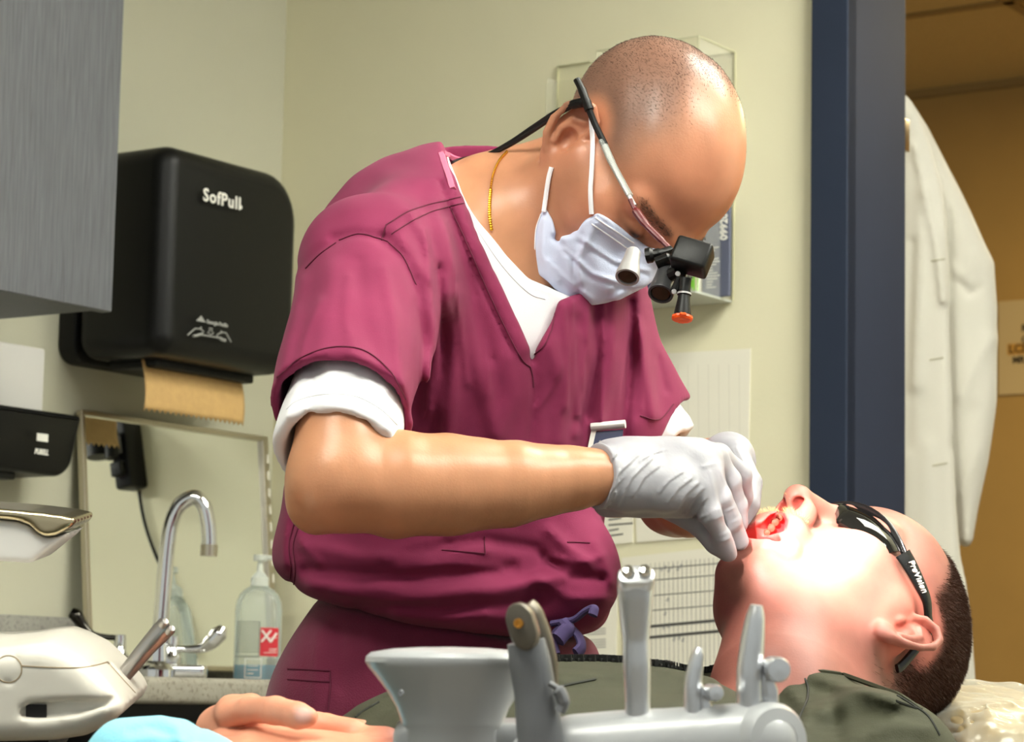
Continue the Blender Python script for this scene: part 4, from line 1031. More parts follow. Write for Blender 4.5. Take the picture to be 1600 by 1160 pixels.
# purple waist cord
mat('cord_purple', (74, 62, 104), .8)
g = G()
def near_tie(pts, d, r, flat=1.): g.tube(spline([at(x, y, d - .004 * i) for i, (x, y) in enumerate(pts)], 6), r, 10, flat=flat)
d0 = 2.335
near_tie([(862, 975), (880, 972), (898, 968), (915, 955), (928, 950), (926, 962)], d0, .005, .6)
near_tie([(880, 975), (868, 990), (864, 1005), (868, 1024)], d0, .007, .5); near_tie([(882, 978), (895, 985), (906, 998), (908, 1012), (900, 1022)], d0, .007, .5); near_tie([(880, 972), (888, 982), (880, 990), (872, 1000)], d0 - .006, .008, .7)
g.build('waist_cord', MATS['cord_purple'], tro)

# face mask
mat('mask', (206, 214, 238), .8, sheen=.1, bump=.25, bscale=1400)
mat('mask_white', (240, 240, 244), .8)
H_ = SDF(); head_ops(H_, HD, RD, ears=(), flat=.014)
S = SDF(); m_ = lambda fn: In(fn, HD, RD)
S.add(lambda P: H_(P) - .0042, .01)
S.add(m_(Ell((0, .040, -.055), (.0665, .062, .066))), .02)
S.add(m_(Cone((0, .09, -.012), (0, .097, -.042), .011, .016)), .025)
S.add(m_(Cone((0, .094, -.05), (0, .08, -.105), .019, .02)), .035)
S.add(m_(Ell((0, .055, -.098), (.046, .045, .03))), .03)
S.add(m_(Ell((0, .07, -.06), (.06, .04, .045))), .03)
mpoly = [(851, 322), (864, 345), (872, 372), (892, 368), (932, 330), (960, 350), (1000, 377), (1040, 398), (1110, 420), (1110, 470), (1026, 432), (1008, 447), (962, 470), (906, 479), (872, 455), (840, 430), (828, 375), (838, 345)]
S.cut(m_(lambda L: .012 - L[..., 1]), .002)
S.cut(Vneck(mpoly, -9.), .003)
S.disp(m_(lambda L: (-.0011 * np.sin((L[..., 2] + .35 * (L[..., 1] - .05)) * 2 * math.pi / .024)).astype(np.float32) * sm(.045, .07, L[..., 1])))
S.disp(Folds([([(925, 345), (975, 375), (1020, 402)], 2.5, .0012), ([(866, 372), (895, 400), (905, 460)], 5, -.003), ([(930, 350), (905, 400), (905, 440)], 6, .003), ([(850, 345), (848, 400), (870, 440)], 5, .002), ([(985, 440), (950, 462)], 4, -.002), ([(882, 388), (925, 428), (988, 448)], 3, .0022), ([(880, 394), (924, 434), (986, 454)], 3, -.0016), ([(856, 408), (888, 440), (925, 468)], 3, .002), ([(905, 372), (960, 408), (1015, 424)], 3, .0018), ([(903, 378), (958, 414), (1012, 430)], 3, -.0014)]))
V, F = S.mesh(HD - .2, HD + .2, .0018, 2)
msk = mesh_obj('face_mask', V, F, MATS['mask'], dentist); T_msk = bvh(V, F)
seam('stitch', [[(930, 340), (960, 360), (990, 380)], [(925, 350), (955, 370), (985, 392)], [(846, 335), (838, 360), (836, 395)]], .0007, MATS['mask_white'], T_msk, msk)
for pts in ([(926, 334, .003), (925, 300, .004), (925, 260, .003), (926, 225, .004), (928, 195, .004), (926, 180, .003)], [(851, 332, .002), (854, 312, .004), (860, 280, .003), (864, 262, .002)]):
    P = []
    for x_, y_, l in pts:
        h_ = [q for q in (hit(T_body, x_, y_, l), hit(T_msk, x_, y_, .002)) if q is not None]
        if h_: P.append(min(h_, key=lambda q: (q - CP) @ CF))
    if len(P) > 2: G().tube(spline(P, 5), .0022, 8).build('ear_loop', MATS['mask_white'], msk)
# gold chain
mat('gold', (214, 160, 50), .25, metal=1.)
P = []
for x_, y_ in spline([(793, 239, 0), (780, 254, 0), (770, 278, 0), (766, 308, 0), (765, 338, 0), (768, 362, 0)], 14)[:, :2]:
    q = hit(T_body, x_, y_, .0015)
    if q is not None: P.append(q)
P = np.array(P); sl_ = np.concatenate([[0], np.cumsum(np.linalg.norm(np.diff(P, axis=0), axis=1))]); ss = np.arange(0, sl_[-1], .0024)
P = np.stack([np.interp(ss, sl_, P[:, i]) for i in range(3)], 1)
g = G()
for i in range(len(P) - 1):
    f = axis_frame(P[i], P[i + 1]); t = np.arange(9) * math.pi / 4
    if i % 2: f.x, f.y = f.y, f.x
    g.lathe(f, [(0, -.0004), (.0011, .0002), (.0014, .0011), (.0011, .002), (0, .0026)], 8, 1.3 if i % 2 else .8, .8 if i % 2 else 1.3)
nk = g.build('necklace', MATS['gold'], loc=P[-1]); tag(nk, 'thin gold chain around the neck of the person in maroon scrubs', 'necklace')
# badge clipped to the chest pocket
def patch(tree, x0, y0, x1, y1, lift):
    o = hit(tree, x0, y0, lift); return o
bc = hit(T_scr, 945, 690, .006)
bd_ = proj(bc)[2] - .005
bg = thing('name_badge', bc, 'dark blue name badge with a silver clip on the maroon chest pocket', 'badge')
BX = nrm(at(975, 676, bd_ - .006) - at(930, 680, bd_)); BY = nrm(at(930, 668, bd_ + .004) - at(918, 700, bd_)); BZ = nrm(np.cross(BX, BY)); BY = np.cross(BZ, BX)
kk = bd_ / FPX
bfr = Fr(at(918, 702, bd_ - .004), BX, BY, BZ)
G().prism(bfr, [(-4 * kk, -40 * kk), (50 * kk, -40 * kk), (58 * kk, 26 * kk), (10 * kk, 26 * kk)], 0, .0016).build('card', mat('badge_navy', (38, 44, 78), .4), bg, smooth=False)
G().prism(bfr, [(-9 * kk, -40 * kk), (-2 * kk, -40 * kk), (16 * kk, 30 * kk), (8 * kk, 30 * kk)], 0, .002).build('border', MATS['print_white'], bg, smooth=False)
G().tube([bfr(8 * kk, 34 * kk, .002), bfr(62 * kk, 34 * kk, .002)], .005, 12, flat=.8).build('clip', MATS['enamel'], bg)
G().tube(spline([bfr((18 + 3.2 * i) * kk, (6 + (5 if i % 2 else -3) * (1 if i < 5 else .4)) * kk, .0018) for i in range(10)], 4), .0005, 5).build('lettering', MATS['print_grey'], bg)

# ------------------------------------------------------------------ magnifying loupes with headlamp
mat('lens_black', (22, 22, 24), .3); mat('red_frame', (92, 14, 18), .4); mat('silver', (178, 176, 176), .38, metal=.35); mat('gunmetal', (78, 78, 80), .35, metal=.4)
mat('orange', (238, 84, 20), .4); mat('amber', (70, 52, 40), .1, metal=.3)
lp_ = thing('dental_loupes', at(1040, 400, 2.28), 'red-framed magnifying loupes with black headlamp worn over the face mask', 'loupes')
def hl_(x_, y_, d): return at(x_, y_, d)
tmp = G().tube(spline([at(901, 124, 2.345), at(908, 138, 2.343), at(915, 156, 2.34), at(921, 172, 2.338)], 5), [.0045] * 6 + [.0052] * 5 + [.0058] * 5, 12, flat=.75)
tmp.tube(spline([at(919, 168, 2.338), at(930, 195, 2.336), at(945, 226, 2.33)], 6), .0031, 10).build('temple', MATS['black_plastic'], lp_)
G().tube(spline([at(941, 220, 2.332), at(958, 258, 2.322), at(984, 306, 2.306)], 6), [.005] * 6 + [.0046] * 7, 12, flat=.6).build('sleeve', MATS['bottle_clear'], lp_)
G().tube(spline([at(944, 226, 2.33), at(960, 262, 2.32), at(986, 312, 2.304), at(992, 322, 2.30)], 6), .0022, 8).build('temple_wire', MATS['silver'], lp_)
G().tube(spline([at(985, 312, 2.303), at(994, 330, 2.298), at(1010, 352, 2.29), at(1030, 372, 2.282), at(1048, 390, 2.275)], 6), [.003] * 6 + [.0052] * 6 + [.0042] * 8 + [.0034] * 5, 12, flat=.7).build('frame', MATS['red_frame'], lp_)
G().prism(Fr(at(955, 262, 2.327), cv(1, 0, .3), cv(0, 1, 0), nrm(cv(-.3, 0, 1))), [(0, 0), (-.006, -.026), (.004, -.027), (.013, -.0)], 0, .0008).build('side_shield', MATS['acrylic'], lp_, smooth=False)
G().tube(spline([at(1048, 390, 2.275), at(1030, 396, 2.27), at(1010, 400, 2.272)], 5), [.0045] * 5 + [.006] * 3 + [.0088] * 3, 12, flat=.8).tube(spline([at(1060, 396, 2.26), at(1046, 404, 2.262), at(1026, 412, 2.264)], 5), [.005] * 5 + [.008] * 6, 12, flat=.7).tube(spline([at(1060, 392, 2.265), at(1078, 398, 2.29), at(1095, 410, 2.33)], 5), .004, 10).build('bridge', MATS['black_plastic'], lp_)
def barrel(p, q, prof, m, glass):
    f = axis_frame(p, q); Ln = np.linalg.norm(q - p)
    b = G().lathe(f, [(0, 0)] + [(r, z * Ln) for r, z in prof] + [(prof[-1][0] * .82, Ln), (prof[-1][0] * .8, Ln * .93), (0, Ln * .93)], 32).build('barrel', m, lp_)
    G().lathe(f, [(0, Ln * .935), (prof[-1][0] * .8, Ln * .935), (prof[-1][0] * .7, Ln * .975), (0, Ln * .985)], 24).build('glass', MATS['amber'], b)
barrel(at(990, 392, 2.262), at(980, 434, 2.24), [(.0055, 0), (.0068, .06), (.0072, .3), (.0095, .7), (.0108, .88), (.0106, 1)], MATS['silver'], 0)
barrel(at(1043, 420, 2.268), at(1032, 460, 2.246), [(.007, 0), (.0085, .06), (.0088, .3), (.0105, .7), (.0118, .9), (.0112, 1)], MATS['gunmetal'], 0)
# lamp housing
hx_, hy_, hz_ = nrm(cv(.92, -.28, .28)), None, nrm(cv(-.1, .45, .9)); hy_ = nrm(np.cross(hz_, hx_)); hz_ = np.cross(hx_, hy_)
hf = Fr(at(1081, 402, 2.238), hx_, hy_, hz_)
G().box(hf, -.0165, .0165, -.0125, .0135, -.013, .011, .0032, 3).build('lamp_housing', MATS['black_plastic'], lp_)
ar = G().tube(spline([at(1066, 425, 2.245), at(1062, 438, 2.24), at(1056, 452, 2.238), at(1054, 458, 2.238)], 5), .0042, 10).tube([at(1060, 424, 2.245), at(1048, 430, 2.25)], .006, 10).build('lamp_arm', MATS['black_plastic'], lp_)
for x_, y_ in ((1059, 428), (1053, 456)): G().lathe(Fr(at(x_, y_, 2.232), cv(1, 0, 0), cv(0, 1, 0), cv(0, 0, 1)), [(0, 0), (.0024, 0), (.002, .0016), (0, .0016)], 14).build('screw', MATS['silver'], ar)
f = axis_frame(at(1071, 436, 2.236), at(1066, 496, 2.226)); Ln = np.linalg.norm(at(1071, 436, 2.236) - at(1066, 496, 2.226))
G().lathe(f, [(0, 0), (.0052, 0), (.0052, .012), (.0062, .0125), (.0062, .015), (.0052, .0155), (.0056, .02), (.0074, .031), (.0076, Ln), (0, Ln)], 28).build('headlamp', MATS['black_plastic'], lp_)
G().lathe(f, [(0, .0132), (.0064, .0132), (.0064, .0148), (0, .0148)], 28).build('lamp_ring', MATS['silver'], lp_)
G().lathe(f, [(0, Ln - .001), (.0092, Ln - .001), (.0096, Ln + .001), (.0086, Ln + .0028), (.006, Ln + .003), (0, Ln + .0022)], 10).box(f, .007, .0125, -.003, .003, Ln - .0008, Ln + .002, .0008, 1).box(f, -.0125, -.007, -.003, .003, Ln - .0008, Ln + .002, .0008, 1).build('filter_cap', MATS['orange'], lp_)
# retainer cord
g = G().tube(spline([at(915, 160, 2.342), at(905, 161, 2.347), at(893, 164, 2.352)], 4), [.0035, .004, .0045, .0045, .0045, .0045, .0045, .0045, .004], 10)
g.build('cord_plug', MATS['black_plastic'], lp_)
g = G().tube(spline([at(896, 163, 2.352), at(870, 174, 2.37), at(835, 197, 2.40), at(795, 224, 2.42), at(758, 243, 2.44), at(722, 249, 2.47), at(700, 258, 2.52)], 7), .0022, 8)
g.tube(spline([at(896, 165, 2.352), at(866, 182, 2.372), at(830, 206, 2.40), at(792, 229, 2.42), at(752, 246, 2.445), at(716, 255, 2.48)], 7), .0022, 8).build('cord', MATS['black_plastic'], lp_)
# ------------------------------------------------------------------ the reclining person
skin_mat('skin_pink', .07, .5)
HP = at(1316, 970, 2.29)
_q = np.array([[-.63143, -.09135, -.77003], [-.16921, .98534, .02187], [.75674, .1441, -.63763]])
RP = CM @ _q.T
hp = lambda x, y, z: HP + RP @ A(x, y, z)
AX = cv(.75, .02, -.66); AX = nrm(AX); UV = nrm(cv(0, 1, 0) - AX * (cv(0, 1, 0) @ AX)); LP = np.cross(UV, AX) * 1.0
LP = LP if LP @ cv(.66, 0, .75) > 0 else -LP
RB = np.stack([LP, AX, UV], 1)
patient = thing('person', at(900, 1290, 2.0) * A(1, 1, 0) + A(0, 0, .7), 'person in olive green suit reclining with open mouth and dark glasses', 'person')
S = SDF(); cavP, JP = head_ops(S, HP, RP, math.radians(15), True, esc=.95, flare=.55, ex=.082, ez=-.012)
_mp = Vneck([(1170, 840), (1188, 821), (1205, 806), (1221, 802), (1229, 814), (1226, 831), (1205, 838)], -9.)
def mouth(P):
    L = (P - HP.astype(np.float32)) @ RP.astype(np.float32)
    return np.maximum(np.maximum(_mp(P), L[..., 0] - (.003 + 1.6 * np.maximum(0, .086 - L[..., 1]))), .036 - L[..., 1])
S.sub(mouth, .004)
S.add(Cone(hp(0, -.02, -.035), at(1232, 1130, 2.16), .056, .062), .03)
S.add(Cone(hp(0, -.06, -.01), at(1300, 1165, 2.2), .05, .05), .03)
S.add(Cone(hp(0, .03, -.08), at(1212, 1060, 2.17), .034, .048), .04)
S.add(Cone(at(1228, 1165, 2.15), at(820, 1310, 1.95), .05, .06), .03)
S.add(Chain([at(1340, 1240, 2.06), at(1060, 1560, 1.76), at(700, 1215, 1.755)], [.04, .036, .03], .02), .02)
S.add(Chain([at(1000, 1240, 2.25), at(640, 1440, 2.12), at(330, 1225, 1.92)], [.04, .036, .027], .02), .02)
# left hand, knuckles up, lying on the belly
lw = at(640, 1216, 1.765)
S.add(Chain([at(760, 1235, 1.755), at(650, 1216, 1.765)], [.03, .026], .01), .015)
mc = [(424, 1150, 1.835), (402, 1154, 1.812), (388, 1164, 1.788), (384, 1180, 1.765)]
for i, m in enumerate(mc):
    S.add(Cone(at(640, 1204 + 8 * i, 1.79 - .012 * i), at(m[0] + 6, m[1] + 14, m[2]), .018, .0135), .018)
fg4 = [[mc[0], (352, 1144, 1.845), (328, 1176, 1.84), (336, 1190, 1.835)], [mc[1], (344, 1150, 1.825), (320, 1182, 1.82), (326, 1196, 1.815)],
       [mc[2], (338, 1162, 1.80), (316, 1192, 1.795), (322, 1205, 1.79)], [mc[3], (344, 1170, 1.775), (324, 1196, 1.77), (328, 1215, 1.765)]]
for p, r in zip(fg4, ((.0125, .0102, .0092, .008), (.0128, .0105, .0094, .0082), (.0122, .01, .009, .0078), (.011, .0088, .008, .007))):
    S.add(Chain([at(q[0], q[1] + 14, q[2]) for q in p], r, .004), .007)
S.add(Chain([at(600, 1170, 1.82), at(530, 1160, 1.86), at(480, 1165, 1.88)], [.016, .0125, .0095], .004), .012)
# right hand folded over it: thumb and finger tips show
th_ = [at(358, 1120, 1.83), at(390, 1109, 1.815), at(430, 1111, 1.793), at(466, 1119, 1.778), at(481, 1121, 1.776)]
S.add(Chain(th_, [.0090, .0098, .0096, .0093, .0072], .003), .0015)
S.add(Chain([at(330, 1190, 1.92), at(342, 1140, 1.865), at(362, 1112, 1.845), at(392, 1104, 1.835)], [.024, .016, .011, .0095], .006), .012)
for i, (x0, y0, d0, x1, y1, d1) in enumerate(((420, 1136, 1.86, 552, 1141, 1.835), (430, 1140, 1.885, 566, 1140, 1.855), (436, 1152, 1.90, 560, 1152, 1.875), (440, 1165, 1.915, 545, 1164, 1.9))):
    S.add(Chain([at(345, 1165 + 6 * i, 1.91), at(x0, y0 - 4, d0), at((x0 + x1) / 2 + 10, (y0 + y1) / 2 - 4, (d0 + d1) / 2), at(x1, y1, d1)], [.016, .0105, .0092, .0075], .004), .006)
S.disp(Noise3(.0005, 60, 5))
V, F = S.mesh(*VBOX(270, 740, 1530, 1330, 1.7, 2.46, .03), .0017, 1)
L = (V - HP) @ RP; x, y, z = L.T
px_, py_, pd_ = proj(V)
c = np.tile(lin(148, 98, 85), (len(V), 1))
face = sm(.17, .12, np.linalg.norm(L - A(0, .03, -.01), axis=1))
n1 = Noise3(1, 45, 9)(V)
c = mixc(c, lin(152, 92, 82), np.clip(.35 + .2 * n1, 0, .7) * face)
red = np.exp(-((np.abs(x) - .08) / .013) ** 2) * sm(.055, .035, np.hypot(y + .012, z)) * (np.abs(x) > .066)
c = mixc(c, lin(222, 124, 108), .6 * red)
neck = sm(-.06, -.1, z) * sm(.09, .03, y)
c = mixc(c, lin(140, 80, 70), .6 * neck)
cd = np.minimum(cavP(V.astype(np.float32)), mouth(V.astype(np.float32)))
c = mixc(c, lin(206, 62, 66), sm(.0035, .0005, cd)); c = mixc(c, lin(150, 40, 44), sm(.0015, .0003, cd) * sm(.075, .05, y))  # red mouth lining; the darker red further back is painted-in shading
lipd = np.minimum(In(Chain(LIP_UP, [.005] * 5), HP, RP)(V.astype(np.float32)),
                  In(Chain(LIP_LO, [.006] * 5), HP, RP)(V.astype(np.float32)))
c = mixc(c, lin(212, 108, 100), .75 * sm(.004, .001, lipd))
nos = np.exp(-(((np.abs(x) - .0085) / .0058) ** 2 + ((y - .1125) / .0072) ** 2 + ((z + .0385) / .011) ** 2) ** 2)
c = mixc(c, lin(140, 28, 24), np.clip(1.1 * nos, 0, 1))
hm = sm(.026, .008, y + .35 * np.maximum(.06 - z, 0) - .55 * np.maximum(z - .06, 0)) * sm(-.085, -.06, z + .25 * y) * (np.linalg.norm(L - A(0, 0, .03), axis=1) < .15) * (1 - np.clip(2 * red, 0, 1))
hm *= sm(.033, .038, np.linalg.norm(np.stack([np.abs(x) - .088, y + .013, z + .01], 1), axis=1)); hm *= 1 - np.exp(-((np.abs(x) - .075) / .02) ** 2) * sm(.03, .018, np.hypot(y - .002, z + .002))
thick = sm(-.03, .03, z + .35 * (-y - .03)) 
c = mixc(c, lin(66, 38, 24), hm * (.35 + .5 * thick))
nail = np.exp(-(np.linalg.norm(V - at(474, 1117, 1.770), axis=1) / .0062) ** 4)
c = mixc(c, lin(240, 190, 178), .8 * nail)
hands_ = sm(620, 560, px_); c = mixc(c, lin(232, 160, 128), hands_ * (1 - nail) * .7)
mesh_obj('body', V, F, MATS['skin_pink'], patient, col=c); T_pb = bvh(V, F)
mat('hair_brown', (70, 40, 24), .5)
hv, hf = strands(V, F, hm * (.02 + thick) + 1e-9, lambda P: (RP @ A(0, -.75, .45))[None] + 0 * P, 60000, .0065, .00014, 6, .42)
mesh_obj('hair', hv, hf, MATS['hair_brown'], patient, smooth=False)
mat('hair_fair', (226, 190, 130), .4)
mw = np.exp(-((z + .056) / .007) ** 2) * (np.abs(x) < .024) * (y > .09) * (cd > .002); hv, hf = strands(V, F, mw + 1e-9, lambda P: (RP @ A(0, .5, -.5))[None] + 0 * P, 260, .006, .0001, 9, .6)
mesh_obj('moustache', hv, hf, MATS['hair_fair'], patient, smooth=False)
# teeth and tongue
mat('tooth', (150, 78, 58), .6); mat('tongue', (206, 80, 84), .35)
g = G()
for k in range(7):
    a = (k - 3) * .42
    for up in (1, 0):
        if up: p = hp(.019 * math.sin(a), .058 + .026 * math.cos(a), -.07)
        else: p = hp(*JP(.018 * math.sin(a), .05 + .026 * math.cos(a), -.078))
        g.lathe(Fr(p, RP[:, 0], RP[:, 1], RP[:, 2] * (-1 if up else 1)), [(0, -.004), (.0036, -.003), (.0042, .001), (.0034, .0035), (0, .0042)], 12)
for X_, Y_, r_ in ((1198, 833, .0034), (1204, 826, .0042), (1210, 817, .0042), (1217, 810, .0036)):
    q = hit(T_pb, X_, Y_, .0005)
    if q is not None: g.lathe(Fr(q, CR, CU, -CF), [(0, -.003), (r_ * .9, -.002), (r_, .001), (r_ * .7, .003), (0, .0036)], 14)
g.build('teeth', MATS['tooth'], patient)
S = SDF(); S.add(In(Ell((0, .048, -.09), (.019, .028, .011)), HP, RP)); V2, F2 = S.mesh(hp(0, .05, -.09) - .05, hp(0, .05, -.09) + .05, .002, 1)
mesh_obj('tongue', V2, F2, MATS['tongue'], patient)

# olive suit
mat('olive', (50, 51, 33), .85, sheen=.0, bump=.18, bscale=800, var=.08, vscale=16)
mat('seam_dark', (30, 32, 26), .8); mat('zip', (28, 28, 26), .5)
S = SDF()
S.add(Ell(at(930, 1272, 2.01), (.172, .19, .116), RB), .02)
S.add(Ell(at(765, 1282, 1.90), (.155, .165, .104), RB), .05)
S.add(Cone(at(1262, 1135, 2.14), at(1372, 1215, 2.05), .046, .061), .05)
S.add(Cone(at(1180, 1130, 2.2), at(1010, 1190, 2.27), .05, .06), .05)
S.add(Chain([at(1372, 1222, 2.05), at(1220, 1400, 1.9), at(1060, 1570, 1.76), at(760, 1250, 1.75)], [.062, .058, .052, .042], .03), .03)
S.add(Chain([at(1000, 1215, 2.26), at(640, 1440, 2.12), at(350, 1290, 1.93)], [.06, .05, .036], .03), .03)
pelP = at(470, 1470, 1.70)
S.add(Ell(pelP, (.17, .16, .10), RB), .04)
for s in (1, -1):
    hpj = pelP + LP * s * .09 - AX * .05; kn = hpj - AX * .40 + ZZ * .06; an = kn - AX * .40 - ZZ * .10
    S.add(Chain([hpj, kn, an], [.088, .062, .05], .03), .05)
S.add(Cone(at(1215, 1125, 2.17), at(1265, 1135, 2.15), .048, .046), .03)
S.disp(Folds([([(1250, 1060), (1300, 1085), (1310, 1150)], 10, -.004), ([(1245, 1055), (1330, 1075), (1400, 1098)], 8, .004), ([(1280, 1110), (1350, 1080), (1400, 1095)], 14, .005), ([(1290, 1140), (1360, 1110), (1430, 1125)], 12, -.004), ([(1330, 1160), (1400, 1130), (1450, 1140)], 10, .004),
   ([(1235, 1080), (1260, 1110), (1255, 1160)], 9, .004), ([(560, 1110), (620, 1080), (680, 1070)], 8, .003), ([(585, 1130), (620, 1105), (680, 1100)], 8, -.003), ([(870, 1060), (940, 1050), (1000, 1052)], 9, .004), ([(860, 1080), (950, 1075), (1060, 1085)], 12, -.003), ([(1030, 1050), (1100, 1060), (1180, 1050)], 9, .003)])).disp(Noise3(.002, 24, 31))
fx = pelP - AX * .95
V, F = S.mesh(np.minimum(fx, at(1520, 1400, 2.4)) - .35, np.maximum(at(1520, 1020, 2.4), fx) + .2, .0044, 2)
suit = mesh_obj('flight_suit', V, F, MATS['olive'], patient); T_su = bvh(V, F)
seam('stitch', [[(1238, 1047), (1258, 1062), (1262, 1090), (1246, 1130)], [(1402, 1088), (1425, 1102), (1450, 1120), (1468, 1150)], [(592, 1098), (568, 1112), (556, 1122)], [(1400, 1096), (1432, 1108)], [(930, 1062), (890, 1070), (866, 1076)]], .0011, MATS['seam_dark'], T_su, suit, .0003)
seam('collar_edge', [[(1246, 1047), (1300, 1052), (1350, 1062), (1400, 1084), (1440, 1110)]], .0022, MATS['olive'], T_su, suit, .0)
g = G()
zl = spline([(866, 1042, 1.98), (940, 1036, 2.03), (1010, 1034, 2.07), (1070, 1028, 2.11), (1130, 1022, 2.16), (1165, 1020, 2.18), (1200, 1036, 2.17)], 12)
zp = []
for X_, Y_, D_ in zl:
    q = None
    for yy in np.arange(Y_ - 12, Y_ + 40, 1.5):
        q = hit(T_su, X_, yy, .001)
        if q is not None: break
    if q is not None: zp.append(q)
if len(zp) > 3:
    g.tube(zp, .0018, 8)
    zz = spline(zp, 2)
    for i in range(1, len(zz) - 1):
        if i % 2: t = nrm(zz[i + 1] - zz[i - 1]); g.box(Fr(zz[i], t, nrm(np.cross(UV, t)), UV), -.0007, .0007, -.003, .003, -.001, .0044)
    g.build('zipper', MATS['zip'], suit, smooth=False)
for s in (1, -1):
    hpj = pelP + LP * s * .09 - AX * .05; an = hpj - AX * .82 - ZZ * .04
    S = SDF(); S.add(Chain([an + AX * .04, an - AX * .04, an - AX * .05 + ZZ * .14], [.052, .055, .04], .03)); V, F = S.mesh(an - .28, an + .28, .006, 2); mesh_obj('boot', V, F, MATS['black_plastic'], patient)
# dark wrap-around glasses
mat('lens_dark', (10, 10, 9), .04, spec=.35)
mat('glasses_black', (14, 14, 14), .25, spec=.6)
gs = thing('dark_glasses', hp(0, .1, .005), 'black wrap-around safety glasses on the reclining face', 'glasses')
def shield(name, f0, f1, m, par, ztop, zbot, grow=0.):
    V = []; n = 22; k = 9
    for off in (0, -.0022):
        for i in range(n + 1):
            ph = f0 + (f1 - f0) * i / n; sp = math.sin(ph); cp = math.cos(ph)
            zt, zb = ztop(ph), zbot(ph)
            for j in range(k + 1):
                t = j / k; zz_ = zb + (zt - zb) * t; bul = .006 * (1 - (2 * t - 1) ** 2)
                V.append(hp((.073 + off + grow + bul * .5) * sp, .036 + (.061 + off + grow + bul) * cp, zz_ + .004))
    M_ = (n + 1) * (k + 1); F = []
    ix = lambda o, i, j: o * M_ + i * (k + 1) + j
    for i in range(n):
        for j in range(k): F += [[ix(0, i, j), ix(0, i + 1, j), ix(0, i + 1, j + 1), ix(0, i, j + 1)], [ix(1, i, j), ix(1, i, j + 1), ix(1, i + 1, j + 1), ix(1, i + 1, j)]]
        for j in (0, k): F.append([ix(0, i, j), ix(0, i + 1, j), ix(1, i + 1, j), ix(1, i, j)])
    for i in (0, n):
        for j in range(k): F.append([ix(0, i, j), ix(0, i, j + 1), ix(1, i, j + 1), ix(1, i, j)])
    bmx = bmesh.new(); bv = [bmx.verts.new(v) for v in V]
    for f in F: bmx.faces.new([bv[i] for i in f])
    bmesh.ops.recalc_face_normals(bmx, faces=bmx.faces[:]); return G().bm(bmx).build(name, m, par)
ztp = lambda ph: .02 - .008 * abs(math.sin(ph)) ** 3
zbt = lambda ph: -.024 * min(1, abs(math.sin(ph)) * 2.6) ** 1.5 * (1 - .55 * max(0, abs(ph) - .9)) + .004
for s in (1, -1): shield('lens', s * .12, s * 1.22, MATS['lens_dark'], gs, ztp, zbt)
shield('bridge', -.13, .13, MATS['glasses_black'], gs, ztp, lambda ph: .004, .0005)
shield('brow_bar', -1.3, 1.3, MATS['glasses_black'], gs, lambda ph: ztp(ph) + .004, lambda ph: ztp(ph) - .001, .001)
def temple_arm(s):
    ctr = [(.0740, .056, .012, .0095), (.0782, .045, .014, .0085), (.0815, .03, .0175, .007), (.0815, .012, .024, .0052), (.0780, -.004, .0265, .0042), (.0765, -.016, .0265, .004), (.0735, -.03, .006, .004), (.0725, -.039, -.012, .0042), (.0725, -.040, -.018, .004)]
    P = spline([a[:3] for a in ctr], 6); h = np.interp(np.arange(len(P)), np.arange(len(ctr)) * 6, [a[3] for a in ctr])
    V = []; n = 12
    for i, p in enumerate(P):
        t = nrm(P[min(i + 1, len(P) - 1)] - P[max(i - 1, 0)]); side = A(1, 0, 0); side = nrm(side - t * (side @ t)); up = np.cross(side, t)
        for j in range(n):
            a = j * 2 * math.pi / n; ca, sa = math.cos(a), math.sin(a)
            sg = lambda v: math.copysign(abs(v) ** .6, v)
            q = p + side * (.0019 * sg(ca)) + up * (h[i] * sg(sa)); V.append(hp(s * q[0], q[1], q[2]))
    F = [[i * n + j, i * n + (j + 1) % n, (i + 1) * n + (j + 1) % n, (i + 1) * n + j] for i in range(len(P) - 1) for j in range(n)] + [list(range(n)), list(range((len(P) - 1) * n, len(P) * n))]
    return G().add(V, F).build('temple', MATS['glasses_black'], gs)
tl_ = temple_arm(-1); temple_arm(1)
V, F = text_geo('ProVision', .0072, shear=.2, bold=.00005, extrude=.0012)
V[:, 0] -= 0; V[0:0]
w_ = V[:, 0].max()
t0_, t1_ = A(-.0812, .0495, .0128), A(-.0852, .0195, .0195)
ex = nrm(t1_ - t0_); sd_ = nrm(A(-1, 0, 0) - ex * (A(-1, 0, 0) @ ex)); ey = np.cross(sd_, ex)
FT = Fr(hp(*(t0_ - ey * .0025 + sd_ * .0004)), RP @ ex, RP @ ey, RP @ sd_)
V[:, 0] *= np.linalg.norm(t1_ - t0_) / w_
G().add(FT.M(V), F).build('lettering', MATS['print_white'], tl_, smooth=False)

# ------------------------------------------------------------------ dental chair and wrapped headrest
mat('vinyl', (176, 160, 132), .4); mat('chair_base', (196, 194, 188), .4)
ch = thing('dental_chair', A(pelP[0], pelP[1], 0) + AX * A(1, 1, 0) * .2, 'beige dental chair under the person in the olive suit', 'chair')
hc = hp(0, -.118, .04)
g = G()
S = SDF(); S.add(RBox(at(930, 1460, 2.02), (.24, .42, .045), RB, .04)); S.add(RBox(pelP - UV * .17 - AX * .45, (.22, .62, .05), RB, .04), .05)
V, F = S.mesh(pelP - 1.4, pelP + 1.2, .012, 1); mesh_obj('seat', V, F, MATS['vinyl'], ch)
bx0 = pelP - UV * .2 - AX * .05
G().lathe(Fr((bx0[0], bx0[1], 0), (1, 0, 0), (0, 1, 0), (0, 0, 1)), [(0, 0), (.32, 0), (.32, .03), (.12, .06), (.1, .1), (.1, bx0[2] - .0), (0, bx0[2])], 32).build('pedestal', MATS['chair_base'], ch)
